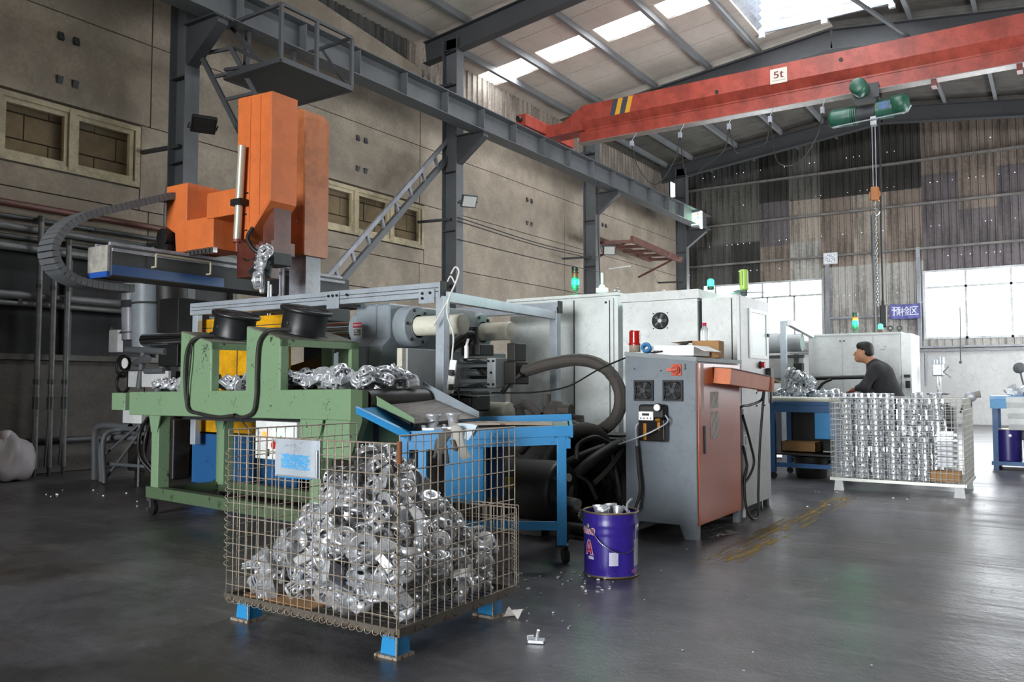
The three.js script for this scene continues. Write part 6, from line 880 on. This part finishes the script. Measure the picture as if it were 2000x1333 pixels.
{ const t = thing('work_glove', 'dusty grey glove hung over the corner of the zinc cage', 'glove', [-.80, .97, -9.95]); part('palm', [new THREE.SphereGeometry(.06, 14, 10).scale(1, .9, .5), rod([0, 0, 0], [-.05, -.12, .02], .03, 10, .02)], mat.castDull, t); part('finger', [-.03, -.01, .01, .03].map((d, i) => rod([d - .03, -.06, .02], [d * 1.6 - .05, -.17 + .02 * i, .03], .012, 8, .01)), M('#4c4a48', { rough: .95 }), t); part('cuff', lathe([[.03, 0], [.04, .05], [.036, .05], [.026, 0], [.03, 0]], 14).rotateZ(-1.4).translate(.04, .02, 0), M('#8b8883', { rough: .95 }), t); }

// ================= SECOND BLUE TABLE =================
{ const t = thing('work_table', 'dark blue steel table heaped with cast parts beyond the white cabinet', 'table', [-2.88, 0, -9.8]), b = mat.blueDark;
  part('table_top', span(0, .8, .86, .9, -.8, 0, .004), b, t); part('apron', [span(0, .8, .78, .86, -.02, 0), span(0, .02, .78, .86, -.8, 0), span(.78, .8, .78, .86, -.8, 0)], b, t); for (const [x, z] of [[.04, -.04], [.76, -.04], [.04, -.76], [.76, -.76]]) { const l = part('leg', span(x - .03, x + .03, .08, .8, z - .03, z + .03), b, t); part('caster', [put(new THREE.CylinderGeometry(.04, .04, .03, 14), x, .04, z, [H, 0, 0]), span(x - .02, x + .02, .05, .1, z - .02, z + .02)], mat.black, l); }
  part('stretcher', [span(.04, .76, .14, .19, -.06, -.02), span(.04, .76, .14, .19, -.78, -.74)], b, t); part('drawer_box', span(.52, .78, .48, .78, -.5, -.02, .005), mat.blue, t); part('drawer_handle', span(.6, .7, .33, .345, -.06, -.05), mat.bareSteel, t); part('shelf', span(.05, .75, .28, .3, -.76, -.04), mat.oily, t); part('shade_back_sheet', span(.06, .74, .2, .78, -.765, -.755), mat.oily, t); part('shade_side_sheet', span(.76, .765, .2, .78, -.74, -.06), mat.oily, t);  // dark back and side sheets added to imitate shade under the table
  part('edge_pipe', rod([-.05, .935, .02], [.86, .925, .02], .028, 14), mat.cream, t, 'cream pipe along the front edge'); }
{ const R = rng(63), lab = 'silver casting in the tilted cluster on the dark blue table', grp = 'castings on the second table';
  [[.26, 1.02, 0], [.34, 1.08, -.05], [.2, 1.1, -.02], [.3, 1.18, -.03], [.42, 1.0, .0], [.4, 1.12, -.06], [.22, 1.22, -.03], [.12, .96, -.02], [.5, .96, -.05], [.08, .97, .02], [.62, .96, -.03], [.34, .97, .05], [.68, .97, -.1], [.56, .95, .03]].forEach(([x, y, z], i) => casting(i % 3 === 1 ? 2 : 0, [-2.88 + x, y, -10.0 + z], [.5 + R() * .6, R() * 6, .5 + R() * .5], lab, grp, 1.25)); }
{ const t = thing('scrap_bin', 'black scrap bin standing on the floor under the dark blue table', 'bin', [-2.5, 0, -10.2]); part('bin_side', lathe([[0, .01], [.16, .01], [.19, .25], [.2, .25], [.17, 0], [0, 0]], 20), mat.oily, t); part('bin_rim', new THREE.TorusGeometry(.195, .008, 6, 24).rotateX(H).translate(0, .25, 0), mat.black, t); }
{ const t = thing('parts_box', 'open cardboard tray of dark scrap under the dark blue table', 'box', [-2.6, .305, -10.15]); part('tray_side', [span(-.2, .2, 0, .12, -.12, -.11), span(-.2, .2, 0, .12, .11, .12), span(-.2, -.19, 0, .12, -.12, .12), span(.19, .2, 0, .12, -.12, .12)], mat.card, t); part('tray_base', span(-.2, .2, 0, .01, -.12, .12), mat.card, t); }

// ================= SECOND MACHINE =================
{ const t = thing('die_casting_machine', 'pale grey die-casting machine with long three-door cabinet at the back', 'machine'), w = mat.cabWhite2, zf = -12.9;
  part('cabinet_body', span(-3.17, -1.9, .1, 1.83, -13.7, zf, .006), w, t); [[-3.16, -2.69], [-2.675, -2.265], [-2.25, -1.91]].forEach(([a, b]) => part('cabinet_door', span(a, b, .15, 1.80, zf, zf + .012, .003), w, t)); part('cabinet_cap', span(-3.18, -1.88, 1.82, 1.85, -13.72, zf + .02, .003), w, t); part('side_unit', [span(-1.9, -1.76, .1, 1.83, -13.75, zf - .02, .01)], mat.cabWhite, t); part('side_handle', [span(-1.86, -1.78, 1.2, 1.24, zf - .02, zf + .03), span(-1.84, -1.78, 1.05, 1.15, zf - .02, zf + .04)], mat.black, t); part('door_lock', [[-2.71, 1.74], [-2.655, 1.74]].map(([x, y]) => put(new THREE.CylinderGeometry(.012, .012, .02, 10), x, y, zf + .012, [H, 0, 0])), mat.black, t); part('door_label', [span(-2.16, -2.1, 1.6, 1.607, zf + .012, zf + .015), span(-2.1, -2.09, 1.63, 1.65, zf + .012, zf + .015)], mat.steel, t); part('plinth', span(-3.15, -1.78, 0, .1, -13.7, zf - .05), mat.steelDark, t);
  const fr = part('guard_frame', [span(-3.30, -3.22, .8, 2.0, -11.92, -11.86), span(-3.30, -3.22, 0, .9, -11.92, -11.86)], mat.alu, t); part('top_rail', beam([-3.2, 1.98, -11.95], [-3.1, 1.84, -12.85], .07, .09), mat.white, fr);
  part('cylinder', [rod([-4.2, 1.72, -12.6], [-3.5, 1.72, -12.6], .15, 24), rod([-3.5, 1.72, -12.6], [-3.18, 1.72, -12.6], .13, 24)], mat.machLight, t); part('lower_panel', [span(-3.9, -3.2, 1.2, 1.5, -12.75, -12.7)], mat.cabWhite2, t); part('bracket_frame', [span(-3.9, -3.18, 1.5, 1.54, -12.7, -12.64), span(-3.32, -3.26, 1.1, 1.55, -12.7, -12.64), span(-3.9, -3.18, 1.14, 1.2, -12.7, -12.6)], mat.steel, t);
  part('ladle_arm', [rod([-3.05, 1.18, -11.9], [-2.2, 1.2, -11.9], .028, 14), span(-3.12, -3.0, 1.0, 1.4, -11.96, -11.84, .01), put(new THREE.CylinderGeometry(.05, .05, .14, 14), -3.02, 1.25, -11.85, [H, 0, 0])], mat.black, t); part('arm_hose', tube([[-2.98, 1.16, -11.85], [-2.96, 1.0, -11.82], [-2.9, .93, -11.82], [-2.8, 1.02, -11.83], [-2.72, 1.12, -11.85], [-2.62, 1.17, -11.88]], .02, 40), mat.black, t); part('lower_body', [span(-4.6, -3.2, .1, .9, -13.2, -12.4, .02), span(-3.16, -3.02, .0, 1.0, -11.97, -11.83)], mat.steel, t); }
tower([-2.534, 1.872, -13.100], 'signal tower lit green on the pale cabinet at the back, right of the person', [['#1c5a44', .03], ['#20e890', .06, 1.7], ['#e8702a', .035, .8], ['#a03a20', .02], ['#183028', .05]], '#50ffb0', 1.15);
{ const t = thing('signal_lamp', 'small green lamp glowing on the far pale cabinet, right of the signal tower', 'signal light', [-2.205, 1.866, -13.200]); part('lamp_base', lathe([[0, 0], [.03, 0], [.03, .05], [0, .05]], 16), M('#6b3a34', { rough: .5 }), t); part('lamp_dome', lathe([[0, .05], [.035, .05], [.035, .11], [.02, .13], [0, .13]], 18), lamp('#50f0b8', 1.8), t); }
for (const [i, px] of [[0, 1739], [1, 1757]]) { const t = thing('lifting_eye', i ? 'right-hand steel lifting eye on the far pale cabinet' : 'left-hand steel lifting eye on the far pale cabinet, nearer the green lamp', 'lifting eye', i ? [-1.963, 1.878, -13.300] : [-2.088, 1.882, -13.300]); void px; part('eye', new THREE.TorusGeometry(.03, .01, 8, 18).translate(0, .05, 0), mat.steelDark, t); part('collar', lathe([[0, 0], [.025, 0], [.02, .02], [0, .02]], 12), mat.steelDark, t); }

// ================= BENCH, PAINT CANS AND TOOLS AT THE FAR RIGHT =================
{ const t = thing('work_bench', 'light blue workbench with a lower rack against the back right', 'bench', [-.78, 0, -12.4]); part('bench_top', span(0, 2.2, .9, .95, -.8, 0, .004), mat.blue, t); part('apron', span(0, 2.2, .79, .9, -.03, 0), M('#5fa5d6', { map: T.chips, size: .8, rough: .5 }), t); for (const [x, z] of [[.05, -.05], [2.1, -.05], [.05, -.75], [2.1, -.75]]) part('leg', span(x - .03, x + .03, 0, .9, z - .03, z + .03), mat.blueDark, t); part('rack_shelf', span(0, 2.2, .06, .11, -.8, 0), mat.blueDark, t); part('back_panel', span(.3, 2.2, .35, .78, -.78, -.76), mat.steelLight, t); }
{ const mk = (pos, label, c1, c2) => { const t = thing('paint_can', label, 'paint can', pos); part('can_body', lathe([[0, 0], [.15, 0], [.155, .01], [.155, .4], [.15, .41], [0, .405]], 28), M(c1, { rough: .35 }), t); if (c2) { part('label_band', new THREE.CylinderGeometry(.157, .157, .1, 28, 1, true).translate(0, .2, 0), mat.white, t); const n = canvasTex(512, 96, (x, w, h) => { x.fillStyle = '#e8e4ea'; x.fillRect(0, 0, w, h); x.fillStyle = '#b02a58'; x.font = 'bold 74px sans-serif'; for (let i = 0; i < 2; i++) x.fillText('SHI Y', 20 + i * 256, 76); }); part('name_band', keep(new THREE.CylinderGeometry(.157, .157, .07, 28, 1, true).rotateY(1.2).translate(0, .34, 0)), decal(n, .4), t); } part('rim', new THREE.TorusGeometry(.154, .007, 8, 30).rotateX(H).translate(0, .405, 0), M('#b9b48a', { rough: .4, metal: .4 }), t); part('lug', put(new THREE.CylinderGeometry(.018, .018, .012, 12), .03, .33, .155, [H, 0, 0]), mat.zinc, t); };
  mk([-.60, .112, -12.62], 'dark purple paint can at the left end of the bench rack', '#2e2270'); mk([-.27, .112, -12.55], 'green paint can with white label on the bench rack', '#2f7a3c', true); mk([.06, .112, -12.6], 'dark purple paint can right of the green can, cut by the picture edge', '#33287c'); }
{ const t = thing('paper_bundle', 'grey ribbed paper sheet hanging from the bench front above the paint cans', 'paper', [-.5, .74, -12.36]); part('sheet', Array.from({ length: 6 }, (_, i) => slab([[-.1 + i * .004, .2 - i * .07, .01 + (i % 2) * .01], [.12 + i * .004, .2 - i * .07, .01 + (i % 2) * .01], [.124 + i * .004, .13 - i * .07, .02 - (i % 2) * .01], [-.096 + i * .004, .13 - i * .07, .02 - (i % 2) * .01]], .002)), mat.cabWhite2, t); }
{ const R = rng(90); const t = thing('foil_heap', 'crumpled bright metal scrap heaped on the light blue bench', 'scrap', [-.35, .955, -12.6]); t.userData.kind = 'stuff'; part('scrap_piece', Array.from({ length: 40 }, () => { const x = -.25 + R() * .9, h = .13 * (1 - Math.abs(x - .15) * .8); return box(.12 * R() + .03, .006 + .02 * R(), .08, x, Math.max(.015, h * R() + .02), -.1 + R() * .25, [R() * 2, R() * 6, R() * 2]); }), mat.cast, t).userData.kind = 'stuff'; }
{ const t = thing('bench_lamp', 'round dark inspection lamp on a thin stalk on the light blue bench', 'lamp', [-.42, .95, -12.75]); part('stalk', tube([[0, 0, 0], [.01, .12, 0], [-.01, .24, .01], [-.02, .30, .02]], .012, 20), mat.steel, t); part('lamp_head', put(lathe([[0, 0], [.07, 0], [.075, .02], [.05, .05], [0, .06]], 24), -.03, .36, .04, [1.3, 0, .2]), mat.steel, t); }
{ const t = thing('drill_press', 'small grey bench drill press in front of the white wall', 'drill press', [-1.5, 0, -13.6]); part('pedestal', span(-.2, .2, 0, .78, -.2, .2, .01), mat.steelDark, t); part('base', span(-.13, .13, .78, .83, -.16, .12, .006), mat.steelDark, t); part('column', rod([0, .83, -.05], [0, 1.35, -.05], .03, 14), mat.bareSteel, t); part('drill_head', [span(-.07, .07, 1.22, 1.4, -.12, .14, .02), rod([.03, 1.4, -.02], [.03, 1.5, -.02], .055, 18), rod([-.04, 1.39, .04], [-.04, 1.46, .04], .05, 18)], mat.zinc, t); part('chuck', [rod([0, 1.22, .09], [0, 1.1, .09], .025, 12), rod([0, 1.1, .09], [0, 1.03, .09], .008)], mat.chrome, t); part('feed_handle', [rod([.07, 1.28, .06], [.17, 1.2, .1], .008), rod([.07, 1.28, .06], [.14, 1.36, .08], .008)], mat.bareSteel, t); part('drill_table', span(-.14, .14, .95, .97, -.08, .2), mat.steelDark, t); }
solo('wall_conduit', [rod([-3.173, 1.048, -25.800], [-3.164, 1.981, -25.800], .03)], mat.steelLight, 'thin grey conduit down the white back wall left of the drill press', 'conduit');
solo('pull_cord', [rod([-2.277, 1.704, -25.600], [-2.251, 3.216, -25.600], .014), new THREE.SphereGeometry(.04, 10, 8).translate(-2.277, 1.704, -25.600)], mat.steel, 'thin cord hanging in front of the right back window', 'cord');

// ================= PERSON =================
function sdfMesh(bones, lo, hi, res, k = .03) {                           // bones: [a, b, ra, rb]; smooth union of tapered capsules
  const mc = new MarchingCubes(res, undefined, false, false, 200000); mc.isolation = 0;
  const S = Math.max(hi[0] - lo[0], hi[1] - lo[1], hi[2] - lo[2]), c = [0, 1, 2].map((i) => (lo[i] + hi[i]) / 2);
  const B = bones.map(([a, b, ra, rb]) => { const d = [b[0] - a[0], b[1] - a[1], b[2] - a[2]]; return { a, d, l2: d[0] ** 2 + d[1] ** 2 + d[2] ** 2 || 1e-9, ra, rb }; });
  for (let z = 0; z < res; z++) for (let y = 0; y < res; y++) for (let x = 0; x < res; x++) {
    const p = [x, y, z].map((v, i) => c[i] + (v - res / 2) / (res / 2) * S / 2); let s = 0;
    for (const q of B) { const px = p[0] - q.a[0], py = p[1] - q.a[1], pz = p[2] - q.a[2], t = Math.max(0, Math.min(1, (px * q.d[0] + py * q.d[1] + pz * q.d[2]) / q.l2)); const e = Math.hypot(px - q.d[0] * t, py - q.d[1] * t, pz - q.d[2] * t) - (q.ra + (q.rb - q.ra) * t); s += Math.exp(-e / k); }
    mc.field[x + y * res + z * res * res] = s > 1e-30 ? k * Math.log(s) : -1; }
  mc.update();
  const n = mc.count, pos = new Float32Array(n * 3), nor = new Float32Array(n * 3);
  for (let i = 0; i < n * 3; i++) { pos[i] = mc.positionArray[i] * S / 2 + c[i % 3]; nor[i] = mc.normalArray[i]; }
  const g = new THREE.BufferGeometry(); g.setAttribute('position', new THREE.BufferAttribute(pos, 3)); g.computeVertexNormals();
  g.deleteAttribute('normal'); const w = mergeVertices(g, 1e-5); w.computeVertexNormals(); return w;
}
{ const t = thing('person', 'dark-haired person in dark work clothes bending over beside the zinc cage', 'person', [-1.8, 0, -11.15]);
  // local frame: the person faces -x and bends forward
  const hip = [.06, .9, 0], chest = [-.08, 1.22, 0], neck = [-.17, 1.37, 0], head = [-.27, 1.47, 0];
  const sk = M('#b98566', { rough: .6 }), cloth = M('#2f2e31', { rough: .9, map: T.grime, size: .4 }), tr = M('#262a38', { rough: .9, map: T.grime, size: .4 });
  const sides = [-1, 1], arm = sides.map((s) => ({ sh: [-.1, 1.30, s * .19], el: [-.22, 1.07, s * .25], wr: [-.33, 1.0 + .05 * s, s * .10] })), leg = sides.map((s) => ({ h: [.06, .88, s * .09], k: [.0, .48, s * .11], a: [.07, .08, s * .12], to: [-.09, .04, s * .14] }));
  const limb = (e) => [...arm.flatMap((q) => [[q.sh, q.el, .045 + e, .036 + e], [q.el, q.wr, .036 + e, .026 + e]])];
  const hands = arm.flatMap((q, i) => { const s = sides[i], w = q.wr, f = []; f.push([w, [w[0] - .06, w[1] - .03, w[2] - s * .01], .022, .03]); for (let k = 0; k < 4; k++) { const b = [w[0] - .085, w[1] - .035, w[2] + (k - 1.5) * .02]; f.push([b, [b[0] - .035, b[1] - .02, b[2]], .011, .010], [[b[0] - .035, b[1] - .02, b[2]], [b[0] - .05 - .006 * (k % 2), b[1] - .05, b[2]], .010, .008]); } f.push([[w[0] - .03, w[1] - .02, w[2] - s * .03], [w[0] - .07, w[1] - .035, w[2] - s * .055], .012, .009]); return f; });
  const body = [[hip, chest, .115, .12], [chest, neck, .115, .06], [neck, head, .05, .06], ...limb(0), ...leg.flatMap((q) => [[q.h, q.k, .08, .055], [q.k, q.a, .052, .035], [q.a, q.to, .036, .03]]), [head, [head[0] + .015, head[1] + .06, 0], .083, .088], [[head[0] - .03, head[1] - .02, 0], [head[0] - .06, head[1] - .045, 0], .06, .045]];
  part('body', sdfMesh(body, [-.7, 0, -.7], [.7, 1.7, .7], 80, .016), sk, t);
  part('hands', sdfMesh(hands, [-.55, .85, -.2], [-.2, 1.15, .2], 72, .006), M('#7d4238', { rough: .9 }), t, 'dull red work gloves');
  part('face', [new THREE.SphereGeometry(.012, 10, 8).translate(head[0] - .088, head[1] + .035, -.032), new THREE.SphereGeometry(.012, 10, 8).translate(head[0] - .088, head[1] + .035, .032), rod([head[0] - .095, head[1] + .03, 0], [head[0] - .118, head[1] - .005, 0], .009, 8, .015), box(.01, .008, .045, head[0] - .1, head[1] - .035, 0), new THREE.SphereGeometry(.024, 10, 8).scale(.6, 1.2, .4).translate(head[0] + .02, head[1] + .03, .088), new THREE.SphereGeometry(.024, 10, 8).scale(.6, 1.2, .4).translate(head[0] + .02, head[1] + .03, -.088)], sk, t);
  part('jacket', sdfMesh([[hip, chest, .142, .152], [[.07, .84, -.06], [.07, .84, .06], .13, .13], [chest, [neck[0] + .02, neck[1] - .03, 0], .145, .085], [[-.1, 1.27, -.12], [-.1, 1.27, .12], .1, .1], ...arm.flatMap((q) => [[q.sh, q.el, .07, .056], [q.el, [(q.wr[0] * .9 + q.el[0] * .1), q.wr[1] * .9 + q.el[1] * .1, q.wr[2] * .9 + q.el[2] * .1], .056, .045]])], [-.7, .6, -.7], [.7, 1.6, .7], 64, .02), cloth, t);
  part('trousers', sdfMesh(leg.flatMap((q) => [[q.h, q.k, .105, .075], [q.k, q.a, .075, .065]]).concat([[[.06, .88, -.05], [.06, .88, .05], .12, .12]]), [-.6, 0, -.6], [.6, 1.1, .6], 60, .02), tr, t);
  part('hair', sdfMesh([[[head[0] + .035, head[1] + .085, -.01], [head[0] + .03, head[1] + .085, .01], .085, .085], [[head[0] + .06, head[1] + .03, -.03], [head[0] + .06, head[1] + .03, .03], .06, .06], [[head[0] - .03, head[1] + .115, -.03], [head[0] - .03, head[1] + .115, .03], .045, .045]], [head[0] - .2, head[1] - .15, -.2], [head[0] + .2, head[1] + .25, .2], 44, .012), M('#151312', { rough: .7 }), t);
  part('shoes', sdfMesh(leg.map((q) => [[q.a[0] + .02, .045, q.a[2]], [q.to[0] - .04, .04, q.to[2]], .045, .042]), [-.4, -.05, -.3], [.4, .3, .3], 48, .01), mat.black, t); }

// ================= FLOOR BITS AND SACKS =================
{ const R = rng(301), t = thing('sack', 'white plastic sack slumped at the foot of the left wall', 'sack', [-10.05, 0, -4.78]); const g = new THREE.SphereGeometry(.3, 26, 18), p = g.attributes.position; for (let i = 0; i < p.count; i++) { const x = p.getX(i), y = p.getY(i), z = p.getZ(i), f = 1 + .12 * Math.sin(x * 17 + y * 11) + .1 * Math.sin(z * 21 + y * 7); p.setXYZ(i, x * f * .8, Math.max(0, y * f * .95 + .24), z * f * .75); } g.computeVertexNormals(); part('sack_body', g, M('#b9b4b8', { rough: .4 }), t); part('tied_neck', lathe([[.05, 0], [.03, .06], [.08, .14], [.06, .15], [.02, .07], [.05, 0]], 12).rotateZ(.4).translate(.02, .42, .05), M('#c9c3c6', { rough: .4 }), t); void R; }
{ const t = thing('floor_scrap', 'single cast fragment lying alone on the floor right of the front cage', 'casting fragment', [-1.898, 0.000, -3.057]); part('fragment_base', box(.07, .014, .05, 0, .008, 0, .4, .003), mat.cast, t); part('fragment_post', [rod([0, .01, 0], [.012, .055, .004], .007, 8), box(.03, .02, .012, -.025, .02, .01, .9, .003)], mat.cast, t); }
{ const t = thing('torn_rag', 'scrap of white rag lying behind the right foot of the front cage', 'rag', [-2.19, 0, -3.32]); const g = new THREE.PlaneGeometry(.09, .06, 10, 8).rotateX(-H), p = g.attributes.position; for (let i = 0; i < p.count; i++) p.setY(i, .022 + .02 * Math.sin(p.getX(i) * 60 + p.getZ(i) * 50)); g.computeVertexNormals(); part('rag_cloth', g, M('#d6d2cc', { rough: .95, double: true }), t); }
{ const R = rng(404), gs = []; const bit = (x, z, s) => gs.push(box(s * (.6 + R()), s * .5, s * (.4 + R() * .6), x, s * .25 + .001, z, [0, R() * 6, 0]));
  for (let i = 0; i < 46; i++) { const u = R(), v = R(); bit(-2.95 + u * .75 + v * .2, -4.25 + v * .55 - u * .25, .006 + R() * .012); }
  for (let i = 0; i < 16; i++) bit(-2.4 + R() * .6, -4.1 + R() * .9, .004 + R() * .006);
  for (let i = 0; i < 12; i++) bit(-8.9 + R() * 2.2, -4.9 + R() * .6, .008 + R() * .014);
  for (let i = 0; i < 30; i++) bit(-2.6 + R() * 2.2, -8.9 + R() * 1.2, .006 + R() * .012);
  for (let i = 0; i < 26; i++) bit(-2.4 + R() * 2.2, -6.2 + R() * 4, .004 + R() * .005);
  const m = solo('metal_chips', gs, mat.castDull, 'small bright metal chips scattered over the dark floor', 'metal chips'); m.userData.kind = 'stuff'; }

renderer.render(scene, camera);
